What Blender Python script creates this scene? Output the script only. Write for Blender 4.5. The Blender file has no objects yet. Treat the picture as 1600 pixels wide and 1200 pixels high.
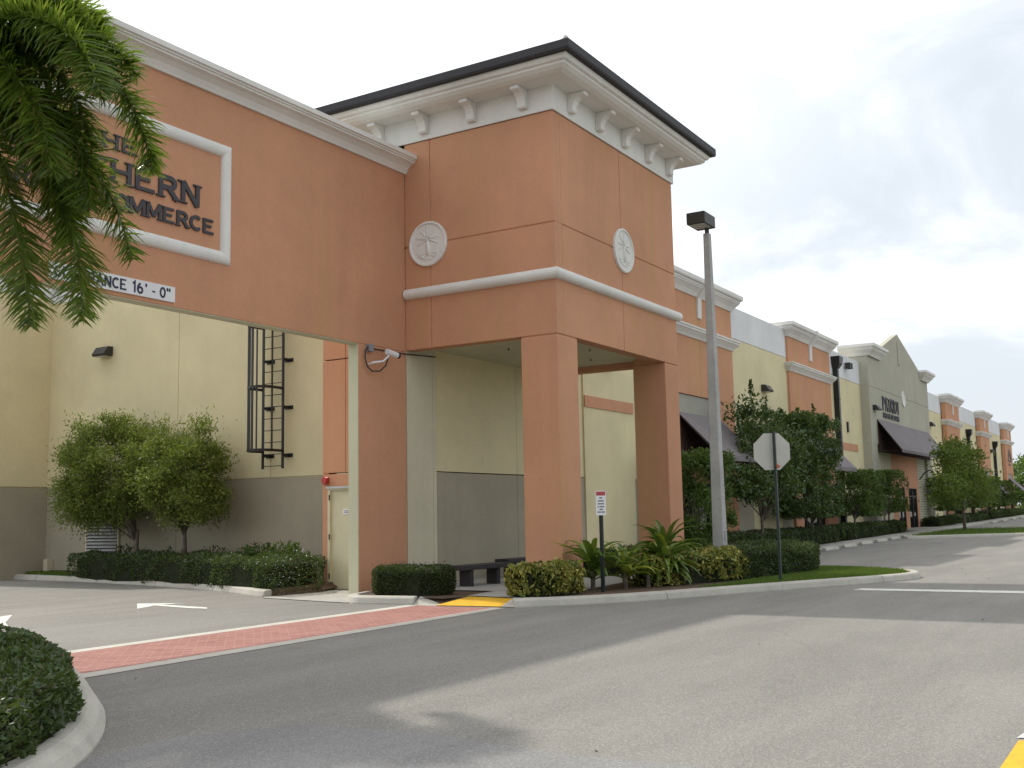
import bpy, math, random
import numpy as np
from mathutils import Vector, Matrix
R = math.radians
sc = bpy.context.scene
col = sc.collection

# ------------------------------------------------------------------ camera
cam = bpy.data.cameras.new("camera"); camo = bpy.data.objects.new("camera", cam); col.objects.link(camo)
cam.sensor_fit = 'HORIZONTAL'; cam.sensor_width = 36.0; cam.lens = 36.0 * 1681.1 / 1600.0
cam.clip_start = 0.1; cam.clip_end = 6000
YAW, PITCH, ROLL = R(58.49), R(6.92), R(-1.12)
fwd = Vector((math.cos(PITCH)*math.sin(YAW), math.cos(PITCH)*math.cos(YAW), math.sin(PITCH)))
rt = Vector((math.cos(YAW), -math.sin(YAW), 0)); up = rt.cross(fwd)
c_, s_ = math.cos(ROLL), math.sin(ROLL)
rt, up = c_*rt + s_*up, -s_*rt + c_*up
camo.matrix_world = Matrix(((rt.x, up.x, -fwd.x, 0), (rt.y, up.y, -fwd.y, 0), (rt.z, up.z, -fwd.z, 1.6), (0, 0, 0, 1)))
sc.camera = camo

# ------------------------------------------------------------------ light and sky
SUND = Vector((0.145, 0.816, 1.0)).normalized()
sun = bpy.data.lights.new("sun", 'SUN'); suno = bpy.data.objects.new("sun", sun); col.objects.link(suno)
sun.energy = 2.0; sun.angle = R(1.2); sun.color = (1.0, 0.95, 0.86)
suno.rotation_euler = SUND.to_track_quat('Z', 'Y').to_euler()
sc.view_settings.view_transform = 'Standard'; sc.view_settings.look = 'None'
sc.view_settings.exposure = 0.72; sc.view_settings.gamma = 1.0
sc.view_settings.use_curve_mapping = False

w = bpy.data.worlds.new("World"); sc.world = w; w.use_nodes = True
nt = w.node_tree; nt.nodes.clear()
def N(t, **k):
    n = nt.nodes.new(t)
    for a, b in k.items(): setattr(n, a, b)
    return n
sky = N('ShaderNodeTexSky', sky_type='NISHITA', sun_disc=False, sun_elevation=math.asin(SUND.z), sun_rotation=math.atan2(SUND.x, SUND.y))
sky.air_density = 1.0; sky.dust_density = 3.0
skm = N('ShaderNodeVectorMath', operation='SCALE'); skm.inputs['Scale'].default_value = 0.1
nt.links.new(sky.outputs[0], skm.inputs[0])
tc = N('ShaderNodeTexCoord')
mp = N('ShaderNodeMapping'); mp.inputs['Scale'].default_value = (1.0, 1.0, 1.9); mp.inputs['Location'].default_value = (0.35, 1.7, 0.2)
nt.links.new(tc.outputs['Generated'], mp.inputs[0])
nz = N('ShaderNodeTexNoise'); nz.inputs['Scale'].default_value = 3.4; nz.inputs['Detail'].default_value = 7; nz.inputs['Roughness'].default_value = 0.56; nz.inputs['Distortion'].default_value = 0.5
nt.links.new(mp.outputs[0], nz.inputs['Vector'])
cr = N('ShaderNodeValToRGB'); cr.color_ramp.interpolation = 'EASE'
cr.color_ramp.elements[0].position = 0.40; cr.color_ramp.elements[0].color = (0.515, 0.55, 0.59, 1)
cr.color_ramp.elements[1].position = 0.68; cr.color_ramp.elements[1].color = (0.85, 0.865, 0.88, 1)
nt.links.new(nz.outputs['Fac'], cr.inputs[0])
dt = N('ShaderNodeVectorMath', operation='DOT_PRODUCT'); dt.inputs[1].default_value = SUND
nt.links.new(tc.outputs['Generated'], dt.inputs[0])
gl = N('ShaderNodeMapRange'); gl.inputs[1].default_value = 0.45; gl.inputs[2].default_value = 1.0; gl.inputs[3].default_value = 0.0; gl.inputs[4].default_value = 0.62
nt.links.new(dt.outputs['Value'], gl.inputs[0])
glc = N('ShaderNodeMix', data_type='RGBA', blend_type='ADD'); glc.inputs[0].default_value = 1.0
nt.links.new(cr.outputs[0], glc.inputs[6]); 
glk = N('ShaderNodeVectorMath', operation='SCALE'); glk.inputs[0].default_value = (1.0, 0.98, 0.94)
nt.links.new(gl.outputs[0], glk.inputs['Scale']); nt.links.new(glk.outputs[0], glc.inputs[7])
mx = N('ShaderNodeMix', data_type='RGBA'); mx.inputs[0].default_value = 0.88
nt.links.new(skm.outputs[0], mx.inputs[6]); nt.links.new(glc.outputs[2], mx.inputs[7])
bg = N('ShaderNodeBackground'); bg.inputs['Strength'].default_value = 1.0
wo = N('ShaderNodeOutputWorld')
nt.links.new(mx.outputs[2], bg.inputs[0]); nt.links.new(bg.outputs[0], wo.inputs[0])

# ------------------------------------------------------------------ helpers
def gz(x):                                   # the lot rises gently along the long front
    return 0.0075 * (min(max(x, 40.0), 130.0) - 40.0)
ORG = {}
def tag(o, label=None, cat=None, group=None, kind=None):
    if label: o['label'] = label
    if cat: o['category'] = cat
    if group: o['group'] = group
    if kind: o['kind'] = kind
    return o
def thing(name, loc, label, cat, group=None):
    o = bpy.data.objects.new(name, None); col.objects.link(o); o.location = loc
    o.empty_display_size = 0.2
    ORG[o.name] = Vector(loc); return tag(o, label, cat, group)
def link(name, me, mat, parent=None, smooth=False):
    o = bpy.data.objects.new(name, me); col.objects.link(o)
    if mat is not None: me.materials.append(mat)
    if parent is not None:
        o.parent = parent; ORG[o.name] = ORG[parent.name]
    else: ORG[o.name] = Vector((0, 0, 0))
    if smooth: me.polygons.foreach_set('use_smooth', [True]*len(me.polygons))
    return o

class MB:
    def __init__(s): s.v = []; s.f = []
    def add(s, vs, fs):
        b = len(s.v); s.v += [tuple(q) for q in vs]; s.f += [tuple(i+b for i in q) for q in fs]; return s
    def box(s, x0, x1, y0, y1, z0, z1):
        vs = [(x0,y0,z0),(x1,y0,z0),(x1,y1,z0),(x0,y1,z0),(x0,y0,z1),(x1,y0,z1),(x1,y1,z1),(x0,y1,z1)]
        return s.add(vs, [(3,2,1,0),(4,5,6,7),(0,1,5,4),(1,2,6,5),(2,3,7,6),(3,0,4,7)])
    def quad(s, a, b, c, d): return s.add([a,b,c,d], [(0,1,2,3)])
    def poly(s, pts): return s.add(pts, [tuple(range(len(pts)))])
    def prism(s, pts, vec):                  # closed outline (3-D points) pushed along vec
        n = len(pts); vec = Vector(vec); pts = [Vector(p) for p in pts]
        vs = pts + [p+vec for p in pts]
        fs = [tuple(range(n-1,-1,-1)), tuple(range(n,2*n))] + [(i,(i+1)%n,n+(i+1)%n,n+i) for i in range(n)]
        return s.add(vs, fs)
    def tube(s, pts, rad, n=8, cap=True):
        pts = [Vector(p) for p in pts]; m = len(pts)
        if not hasattr(rad, '__len__'): rad = [rad]*m
        vs = []; ref = None
        for i, p in enumerate(pts):
            t = (pts[min(i+1,m-1)]-pts[max(i-1,0)])
            if t.length < 1e-9: t = Vector((0,0,1))
            t.normalize()
            if ref is None:
                ref = Vector((1,0,0)) if abs(t.x) < .8 else Vector((0,1,0))
            a = (ref - t*ref.dot(t)).normalized(); b = t.cross(a); ref = a
            for k in range(n):
                g = 2*math.pi*k/n; vs.append(p+(a*math.cos(g)+b*math.sin(g))*rad[i])
        fs = [(i*n+k, i*n+(k+1)%n, (i+1)*n+(k+1)%n, (i+1)*n+k) for i in range(m-1) for k in range(n)]
        if cap: fs += [tuple(range(n-1,-1,-1)), tuple((m-1)*n+k for k in range(n))]
        return s.add(vs, fs)
    def sweep(s, path, prof, zf=None, closed_prof=True):   # path 2-D; prof (offset to the right, z)
        m = len(path); n = len(prof); vs = []
        P = [Vector(p) for p in path]
        for i, p in enumerate(P):
            ns = []
            if i > 0: d = (p-P[i-1]).normalized(); ns.append(Vector((d.y,-d.x)))
            if i < m-1: d = (P[i+1]-p).normalized(); ns.append(Vector((d.y,-d.x)))
            mi = ns[0] if len(ns) == 1 else (ns[0]+ns[1])/(1+ns[0].dot(ns[1]))
            for d, z in prof: vs.append((p.x+mi.x*d, p.y+mi.y*d, z+(zf(p.x) if zf else 0)))
        k = n if closed_prof else n-1
        fs = [(i*n+j, (i+1)*n+j, (i+1)*n+(j+1)%n, i*n+(j+1)%n) for i in range(m-1) for j in range(k)]
        if closed_prof: fs += [tuple(range(n)), tuple((m-1)*n+j for j in range(n-1,-1,-1))]
        return s.add(vs, fs)
    def build(s, name, mat, parent=None, smooth=False, fix=True):
        o = ORG[parent.name] if parent is not None else Vector((0,0,0))
        me = bpy.data.meshes.new(name)
        me.from_pydata([(a-o.x, b-o.y, c-o.z) for a,b,c in s.v], [], s.f); me.update()
        if fix:
            import bmesh
            bm = bmesh.new(); bm.from_mesh(me); bmesh.ops.recalc_face_normals(bm, faces=bm.faces); bm.to_mesh(me); bm.free()
        return link(name, me, mat, parent, smooth)
def bevel(o, wd=0.012, seg=2):
    m = o.modifiers.new('edge', 'BEVEL'); m.width = wd; m.segments = seg; m.limit_method = 'ANGLE'; m.angle_limit = R(40); return o

def np_mesh(name, V, F, mat, parent=None):   # V (n,3), F (m,k)
    o = ORG[parent.name] if parent is not None else Vector((0,0,0))
    V = np.asarray(V, np.float32) - np.array(o, np.float32); F = np.asarray(F, np.int32)
    me = bpy.data.meshes.new(name); me.vertices.add(len(V)); me.vertices.foreach_set('co', V.ravel())
    k = F.shape[1]; me.loops.add(F.size); me.loops.foreach_set('vertex_index', F.ravel())
    me.polygons.add(len(F)); me.polygons.foreach_set('loop_start', np.arange(0, F.size, k, dtype=np.int32))
    me.polygons.foreach_set('loop_total', np.full(len(F), k, np.int32)); me.update(calc_edges=True)
    return link(name, me, mat, parent)
def leaf_arrays(C, D, L, W, rng, fold=0.25):   # centres, directions, length, width -> folded diamond leaves (2 triangles each side of the rib)
    n = len(C); D = D/np.linalg.norm(D, axis=1, keepdims=True)
    rnd = rng.normal(size=(n,3)); S = np.cross(D, rnd); S /= np.linalg.norm(S, axis=1, keepdims=True)+1e-9
    U = np.cross(S, D)
    sc_ = rng.uniform(0.65, 1.25, (n,1)); L = L*sc_; W = W*sc_
    a = C - D*L*0.5; t = C + D*L*0.5; m = C + D*L*0.02
    l = m - S*W*0.5 + U*W*fold; r = m + S*W*0.5 + U*W*fold
    V = np.stack([a, l, t, r], 1).reshape(-1, 3); b = np.arange(n)*4
    F = np.stack([np.stack([b, b+1, b+2], 1), np.stack([b, b+2, b+3], 1)], 1).reshape(-1, 3)
    return V, F

# ------------------------------------------------------------------ materials
def mat(name, base, rough=0.8, spec=0.3, metal=0.0):
    m = bpy.data.materials.new(name); m.use_nodes = True
    b = m.node_tree.nodes['Principled BSDF']
    b.inputs['Base Color'].default_value = (*base, 1); b.inputs['Roughness'].default_value = rough
    b.inputs['Specular IOR Level'].default_value = spec; b.inputs['Metallic'].default_value = metal
    return m, m.node_tree, b
def noise(t, scale, detail=4, rough=0.55, vec=None, stretch=None):
    n = t.nodes.new('ShaderNodeTexNoise'); n.inputs['Scale'].default_value = scale; n.inputs['Detail'].default_value = detail; n.inputs['Roughness'].default_value = rough
    if vec is None:
        g = t.nodes.new('ShaderNodeNewGeometry'); vec = g.outputs['Position']
    if stretch:
        mpn = t.nodes.new('ShaderNodeMapping'); mpn.inputs['Scale'].default_value = stretch; t.links.new(vec, mpn.inputs[0]); vec = mpn.outputs[0]
    t.links.new(vec, n.inputs['Vector']); return n.outputs['Fac']
def ramp(t, fac, stops):
    r = t.nodes.new('ShaderNodeValToRGB'); e = r.color_ramp.elements
    while len(e) < len(stops): e.new(0.5)
    for k, (p, c) in enumerate(stops): e[k].position = p; e[k].color = (*c, 1) if len(c) == 3 else c
    t.links.new(fac, r.inputs[0]); return r.outputs[0]
def mixc(t, fac, a, b, mode='MIX'):
    m = t.nodes.new('ShaderNodeMix'); m.data_type = 'RGBA'; m.blend_type = mode
    for sock, v in ((0, fac), (6, a), (7, b)):
        if hasattr(v, 'is_linked'): t.links.new(v, m.inputs[sock])
        elif sock == 0: m.inputs[0].default_value = v
        else: m.inputs[sock].default_value = (*v, 1)
    return m.outputs[2]
def bump(t, b, h, strength=0.3, dist=0.01):
    n = t.nodes.new('ShaderNodeBump'); n.inputs['Strength'].default_value = strength; n.inputs['Distance'].default_value = dist
    t.links.new(h, n.inputs['Height']); t.links.new(n.outputs[0], b.inputs['Normal'])
def mul(c, k): return tuple(min(1, q*k) for q in c)

def stucco(name, base, streak=0.10, stain=(0.42,0.30,0.12), stain_amt=0.0):
    m, t, b = mat(name, base, 0.9, 0.2)
    big = noise(t, 0.55, 5, 0.6); 
    c1 = ramp(t, big, [(0.3, mul(base, 0.88)), (0.7, mul(base, 1.07))])
    st = noise(t, 1.0, 4, 0.6, stretch=(2.2, 2.2, 0.12))
    c2 = mixc(t, ramp(t, st, [(0.52, (0,0,0)), (0.75, (streak,)*3)]), c1, mul(base, 0.62))
    if stain_amt:
        s2 = noise(t, 1.0, 3, 0.5, stretch=(0.9, 0.9, 0.05))
        c2 = mixc(t, ramp(t, s2, [(0.5, (0,0,0)), (0.68, (stain_amt,)*3)]), c2, stain)
    pt = noise(t, 2.6, 6, 0.7)
    c2 = mixc(t, ramp(t, pt, [(0.52, (0,0,0)), (0.72, (0.22,)*3)]), c2, mul(base, 0.80))
    fine = noise(t, 22, 3, 0.6)
    c3 = mixc(t, 0.16, c2, ramp(t, fine, [(0.3, mul(base,0.75)), (0.7, mul(base,1.2))]))
    t.links.new(c3, b.inputs['Base Color'])
    bump(t, b, noise(t, 38, 5, 0.7), 0.5, 0.009)
    return m
ORANGE = stucco('peach_stucco', (0.56, 0.290, 0.172), 0.22, (0.47, 0.30, 0.12), 0.6)
BEIGE = stucco('cream_stucco', (0.675, 0.60, 0.375), 0.12)
TAN = stucco('pale_tan_stucco', (0.60, 0.555, 0.41), 0.12)
GREYW = stucco('grey_wainscot', (0.375, 0.340, 0.255), 0.2)
GREYF = stucco('grey_green_stucco', (0.42, 0.405, 0.325), 0.25)
WHITE = stucco('white_stucco', (0.74, 0.73, 0.69), 0.22, (0.5,0.46,0.38), 0.15)
BANDW = stucco('pale_grey_band', (0.70, 0.71, 0.71), 0.15)
SOFFIT = stucco('soffit_plaster', (0.56, 0.54, 0.38), 0.05)
TAUPE = stucco('taupe_panel', (0.34, 0.33, 0.28), 0.1)

def concrete(name, base, sc_=1.0):
    m, t, b = mat(name, base, 0.9, 0.25)
    c1 = ramp(t, noise(t, 0.9*sc_, 6, 0.65), [(0.3, mul(base, 0.78)), (0.7, mul(base, 1.12))])
    c2 = mixc(t, ramp(t, noise(t, 4.0*sc_, 5, 0.7), [(0.48,(0,0,0)),(0.74,(0.6,)*3)]), c1, mul(base, 0.6))
    c3 = mixc(t, 0.25, c2, ramp(t, noise(t, 90, 2, 0.5), [(0.35, mul(base,0.6)), (0.65, mul(base,1.3))]))
    t.links.new(c3, b.inputs['Base Color']); bump(t, b, noise(t, 70, 3), 0.3, 0.004)
    return m
KERB = concrete('kerb_concrete', (0.44, 0.42, 0.365))
WALK = concrete('walk_concrete', (0.37, 0.36, 0.325), 0.6)
BANDC = concrete('band_concrete', (0.50, 0.475, 0.42))
POLEC = concrete('pole_concrete', (0.42, 0.42, 0.40), 2)

def asphalt(name, a, bcol, speck=0.22):
    m, t, b = mat(name, a, 0.88, 0.3)
    c1 = ramp(t, noise(t, 0.16, 6, 0.6), [(0.34, a), (0.66, bcol)])
    st = noise(t, 1.0, 5, 0.62, stretch=(0.22, 1.1, 1))
    c2 = mixc(t, ramp(t, st, [(0.38, (0.5,)*3), (0.60, (0,0,0))]), c1, mul(a, 0.66))
    bl = noise(t, 0.7, 5, 0.7)
    c2 = mixc(t, ramp(t, bl, [(0.60, (0,0,0)), (0.78, (0.35,)*3)]), c2, mul(a, 0.55))
    v = t.nodes.new('ShaderNodeTexVoronoi'); v.inputs['Scale'].default_value = 100
    g = t.nodes.new('ShaderNodeNewGeometry'); t.links.new(g.outputs['Position'], v.inputs['Vector'])
    sp = t.nodes.new('ShaderNodeSeparateColor'); t.links.new(v.outputs['Color'], sp.inputs[0])
    c3 = mixc(t, speck, c2, ramp(t, sp.outputs[0], [(0.0, mul(a,0.35)), (0.72, mul(a,1.0)), (1.0, mul(a,2.4))]))
    vc = t.nodes.new('ShaderNodeTexVoronoi'); vc.feature = 'DISTANCE_TO_EDGE'; vc.inputs['Scale'].default_value = 0.16; vc.inputs['Randomness'].default_value = 1.0
    nd = noise(t, 1.6, 5, 0.7)
    ad = t.nodes.new('ShaderNodeVectorMath'); ad.operation = 'ADD'
    t.links.new(g.outputs['Position'], ad.inputs[0])
    cx = t.nodes.new('ShaderNodeCombineXYZ'); 
    for i in (0,1): t.links.new(nd, cx.inputs[i])
    t.links.new(cx.outputs[0], ad.inputs[1]); t.links.new(ad.outputs[0], vc.inputs['Vector'])
    c4 = mixc(t, ramp(t, vc.outputs['Distance'], [(0.0, (0.16,)*3), (0.0016, (0,0,0))]), c3, mul(a, 0.4))
    t.links.new(c4, b.inputs['Base Color'])
    bump(t, b, noise(t, 120, 3, 0.7), 0.5, 0.006)
    return m
ASPH = asphalt('worn_asphalt', (0.205, 0.196, 0.177), (0.248, 0.236, 0.212), 0.33)
ASPH2 = asphalt('coarse_asphalt', (0.195, 0.191, 0.185), (0.255, 0.25, 0.242), 0.30)

def plain(name, base, rough=0.6, spec=0.3, metal=0.0, var=0.12, sc_=3.0):
    m, t, b = mat(name, base, rough, spec, metal)
    t.links.new(ramp(t, noise(t, sc_, 5, 0.65), [(0.3, mul(base,1-var)), (0.7, mul(base,1+var))]), b.inputs['Base Color'])
    return m
BLACK = plain('black_metal', (0.018, 0.018, 0.017), 0.45, 0.4)
BRONZE = plain('dark_bronze_metal', (0.035, 0.032, 0.026), 0.5, 0.4)
LETTER = plain('charcoal_letter', (0.045, 0.042, 0.048), 0.5, 0.4)
ROOFD = plain('dark_roof_edge', (0.03, 0.029, 0.032), 0.6, 0.35)
DOORC = plain('cream_door_paint', (0.60, 0.55, 0.38), 0.5, 0.35, var=0.05)
STEEL = plain('galvanised_steel', (0.45, 0.45, 0.44), 0.4, 0.5, 0.6)
SIGNW = plain('sign_white', (0.72, 0.72, 0.72), 0.4, 0.4, var=0.04)
NAVY = plain('navy_letter', (0.02, 0.025, 0.06), 0.5)
SIGNB = plain('bare_sign_back', (0.46, 0.45, 0.40), 0.5, 0.4, 0.25, var=0.08)
GREENP = plain('dark_green_post', (0.022, 0.035, 0.030), 0.5, 0.4)
REDP = plain('red_plastic', (0.42, 0.03, 0.02), 0.4, 0.5)
SIGNR = plain('faded_red', (0.42, 0.07, 0.08), 0.5)
INK = plain('grey_ink', (0.16, 0.15, 0.17), 0.6)
AWN = plain('mauve_grey_canvas', (0.20, 0.18, 0.182), 0.85, 0.15, var=0.08, sc_=1.2)
AWNU = plain('awning_shade_tone', (0.09, 0.05, 0.05), 0.9, 0.1)  # dark colour standing in for the shade behind the awnings
BENCHM = plain('dark_brown_bench', (0.035, 0.03, 0.032), 0.55, 0.35)
PAINT, _t, _b = mat('white_road_paint', (0.62, 0.62, 0.58), 0.8, 0.2)
_t.links.new(mixc(_t, ramp(_t, noise(_t, 7, 7, 0.75), [(0.50, (0,0,0)), (0.66, (0.75,)*3)]), (0.63, 0.63, 0.59), (0.27, 0.26, 0.235)), _b.inputs['Base Color'])
YEL = plain('yellow_road_paint', (0.62, 0.36, 0.03), 0.75, 0.2, var=0.12, sc_=7)
BARK = plain('grey_brown_bark', (0.12, 0.10, 0.08), 0.9, 0.15, var=0.35, sc_=9)
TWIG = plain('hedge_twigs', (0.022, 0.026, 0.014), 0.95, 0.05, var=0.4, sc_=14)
MULCH = plain('brown_mulch', (0.115, 0.082, 0.058), 0.95, 0.1, var=0.55, sc_=22)
GRASSB = plain('lawn_soil', (0.06, 0.085, 0.025), 0.95, 0.1, var=0.3, sc_=10)
SHUT = plain('ribbed_shutter', (0.50, 0.48, 0.36), 0.6, 0.3, var=0.06)
GLASSD = mat('dark_door_glass', (0.012, 0.014, 0.016), 0.06, 0.6)[0]
LENS = mat('lamp_lens', (0.45, 0.47, 0.45), 0.25, 0.5)[0]
GROUND = plain('far_ground', (0.10, 0.11, 0.06), 0.95, 0.1, var=0.3, sc_=0.3)

def paver(name):
    m, t, b = mat(name, (0.34, 0.12, 0.10), 0.85, 0.25)
    g = t.nodes.new('ShaderNodeNewGeometry')
    mp_ = t.nodes.new('ShaderNodeMapping'); mp_.inputs['Rotation'].default_value = (0, 0, R(45)); t.links.new(g.outputs['Position'], mp_.inputs[0])
    br = t.nodes.new('ShaderNodeTexBrick'); t.links.new(mp_.outputs[0], br.inputs['Vector'])
    br.inputs['Scale'].default_value = 1.0; br.inputs['Brick Width'].default_value = 0.24; br.inputs['Row Height'].default_value = 0.12
    br.inputs['Mortar Size'].default_value = 0.009; br.inputs['Bias'].default_value = 0.0
    br.inputs['Color1'].default_value = (0.33, 0.155, 0.13, 1); br.inputs['Color2'].default_value = (0.24, 0.10, 0.085, 1); br.inputs['Mortar'].default_value = (0.33, 0.21, 0.17, 1)
    c = mixc(t, ramp(t, noise(t, 1.1, 5, 0.65), [(0.4,(0,0,0)),(0.75,(0.5,)*3)]), br.outputs['Color'], (0.36, 0.18, 0.155))
    t.links.new(c, b.inputs['Base Color']); bump(t, b, noise(t, 60), 0.3, 0.004)
    return m
PAVER = paver('red_clay_paver')

def leafmat(name, cols, gloss=0.45, trans=0.35, spec=0.35, clump=None):
    m = bpy.data.materials.new(name); m.use_nodes = True; t = m.node_tree; b = t.nodes['Principled BSDF']; out = t.nodes['Material Output']
    g = t.nodes.new('ShaderNodeNewGeometry')
    k = len(cols); c = ramp(t, g.outputs['Random Per Island'], [(i/(k-1), cc) for i, cc in enumerate(cols)])
    pn = noise(t, 1.3, 3, 0.6)
    c = mixc(t, ramp(t, pn, [(0.35, (0,0,0)), (0.7, (0.5,)*3)]), c, cols[-1])
    t.links.new(c, b.inputs['Base Color']); b.inputs['Roughness'].default_value = gloss; b.inputs['Specular IOR Level'].default_value = spec
    tr = t.nodes.new('ShaderNodeBsdfTranslucent'); ys = mixc(t, 0.4, c, (0.22, 0.30, 0.02)); t.links.new(ys, tr.inputs[0])
    ms = t.nodes.new('ShaderNodeMixShader'); ms.inputs[0].default_value = trans
    t.links.new(b.outputs[0], ms.inputs[1]); t.links.new(tr.outputs[0], ms.inputs[2]); t.links.new(ms.outputs[0], out.inputs[0])
    return m
L_PALM = leafmat('palm_leaflet', [(0.19,0.15,0.05), (0.045,0.105,0.018), (0.075,0.155,0.022), (0.13,0.22,0.03), (0.21,0.31,0.05)], 0.30, 0.6, 0.5)
L_MYRT = leafmat('myrtle_leaf', [(0.05,0.085,0.016), (0.11,0.16,0.028), (0.24,0.28,0.06)], 0.5, 0.4)
L_FICUS = leafmat('ficus_leaf', [(0.022,0.048,0.014), (0.038,0.08,0.02), (0.08,0.135,0.032)], 0.38, 0.28, 0.45)
L_FICUS2 = leafmat('clipped_tree_leaf', [(0.03,0.065,0.014), (0.055,0.11,0.02), (0.10,0.16,0.035)], 0.45, 0.3)
L_HEDGE = leafmat('hedge_leaf', [(0.06,0.05,0.02), (0.016,0.036,0.012), (0.026,0.054,0.016), (0.04,0.078,0.022), (0.085,0.13,0.035)], 0.40, 0.25, 0.45)
L_CLIP = leafmat('clipped_box_leaf', [(0.02,0.034,0.011), (0.03,0.05,0.014), (0.05,0.07,0.02)], 0.55, 0.2)
L_VAR = leafmat("variegated_leaf", [(0.04,0.075,0.018), (0.08,0.12,0.02), (0.20,0.21,0.035), (0.50,0.44,0.11)], 0.4, 0.2)
L_YOUNG = leafmat('young_oak_leaf', [(0.05,0.085,0.016), (0.09,0.14,0.025), (0.16,0.20,0.04)], 0.5, 0.4)
L_TI = leafmat('cordyline_leaf', [(0.05,0.11,0.02), (0.085,0.165,0.03), (0.20,0.26,0.04)], 0.35, 0.3, 0.5)
L_TIY = leafmat('yellowing_cordyline_leaf', [(0.20,0.22,0.03), (0.32,0.32,0.04), (0.30,0.36,0.05)], 0.4, 0.35)
L_GRASS = leafmat('grass_blade', [(0.055,0.115,0.014), (0.09,0.165,0.024), (0.14,0.20,0.035)], 0.5, 0.35)
L_FAR = leafmat('far_tree_leaf', [(0.05,0.10,0.02), (0.08,0.15,0.03), (0.11,0.19,0.04)], 0.6, 0.35)

# ------------------------------------------------------------------ setting: ground, road, walks
XB = [-90, 0, 16, 28, 40, 60, 80, 100, 130, 300]
def strip(name, xs, y0, y1, dz, m, label=None):
    b = MB()
    for a, c in zip(xs[:-1], xs[1:]):
        f0 = y0 if callable(y0) else (lambda x: y0); f1 = y1 if callable(y1) else (lambda x: y1)
        b.quad((a,f0(a),gz(a)+dz),(c,f0(c),gz(c)+dz),(c,f1(c),gz(c)+dz),(a,f1(a),gz(a)+dz))
    o = b.build(name, m, fix=False); tag(o, kind='structure'); return o
strip('ground', [-2500, -300, 40, 130, 3000], -2500, 2500, -0.06, GROUND)
strip('road', XB, -70, 60, 0.0, ASPH)
o = MB().poly([(-6,-6,.004),(6.2,-6,.004),(6.5,1.0,.004),(6.56,2.67,.004),(6.50,3.6,.004),(6.64,4.69,.004),(6.55,5.95,.004),(5.7,6.5,.004),(4.9,6.45,.004),(-2,8,.004)]).build('asphalt_patch', ASPH2, fix=False); tag(o, kind='structure')

def flat(name, pts, z, m):
    o = MB().poly([(x,y,z+gz(x)) for x,y in pts]).build(name, m, fix=False); return tag(o, kind='structure')
# brick crossing with white edge bands
flat('crosswalk_paving', [(6.2,10.08),(15.93,10.25),(15.9,11.85),(6.2,11.80)], 0.005, PAVER)
flat('white_line', [(6.2,9.78),(16.02,10.0),(15.93,10.25),(6.2,10.08)], 0.006, BANDC)
flat('white_line', [(6.2,11.80),(15.9,11.85),(15.95,12.10),(6.2,12.03)], 0.006, BANDC)
flat('turn_arrow_marking', [(14.46,17.62),(13.61,16.58),(14.25,16.86),(14.05,15.67),(14.07,15.24),(14.28,15.47),(14.46,16.90),(14.87,16.72)], 0.005, PAINT)
flat('turn_arrow_marking', [(11.9,17.8),(10.93,16.53),(10.36,15.54),(10.22,15.63),(10.6,16.5),(10.3,17.2)], 0.005, PAINT)
flat('stop_line', [(21.72,5.58),(22.2,5.53),(22.5,-6),(21.75,-6)], 0.005, PAINT)
flat('yellow_line', [(6.6,1.06),(8.24,1.06),(8.42,0.72),(6.6,0.72)], 0.006, YEL)
flat('white_line', [(8.33,1.08),(8.50,1.06),(8.9,0.2),(8.6,0.2)], 0.006, PAINT)

KP = [(0,-0.05),(0,0.02),(-0.03,0.11),(-0.06,0.14),(-0.20,0.15),(-0.22,0.10),(-0.22,-0.05)]
def smooth_path(pts, n=5):
    out = []; P = [Vector(p) for p in pts]
    for i in range(len(P)-1):
        p0, p1, p2, p3 = P[max(i-1,0)], P[i], P[i+1], P[min(i+2,len(P)-1)]
        for k in range(n):
            t = k/n
            out.append(0.5*((2*p1)+(p2-p0)*t+(2*p0-5*p1+4*p2-p3)*t*t+(3*p1-p0-3*p2+p3)*t**3))
    out.append(P[-1]); return [(q.x,q.y) for q in out]
def kerb(name, path, label=None, kp=KP):
    mb = MB()
    for pc_ in pieces(path, 3.05): mb.sweep(pc_, kp, zf=gz)
    o = mb.build(name, KERB); bevel(o, 0.02, 2)
    return tag(o, kind='structure')
def pieces(path, ln, gap=0.014):
    P = [Vector(p) for p in path]; out = []; cur = [P[0]]; acc = 0.0
    for a, b in zip(P[:-1], P[1:]):
        seg = (b-a).length; pos = 0.0
        while acc+seg-pos > ln and seg-pos > gap*2:
            st = ln-acc
            if st <= 0: break
            pos += st; q = a+(b-a)*(pos/seg); cur.append(q); out.append(cur)
            pos = min(seg, pos+gap); cur = [a+(b-a)*(pos/seg)]; acc = 0.0
        acc += seg-pos
        if (cur[-1]-b).length > 1e-4: cur.append(b)
    if len(cur) > 1: out.append(cur)
    return [[(q.x,q.y) for q in c] for c in out if len(c) > 1]
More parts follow.
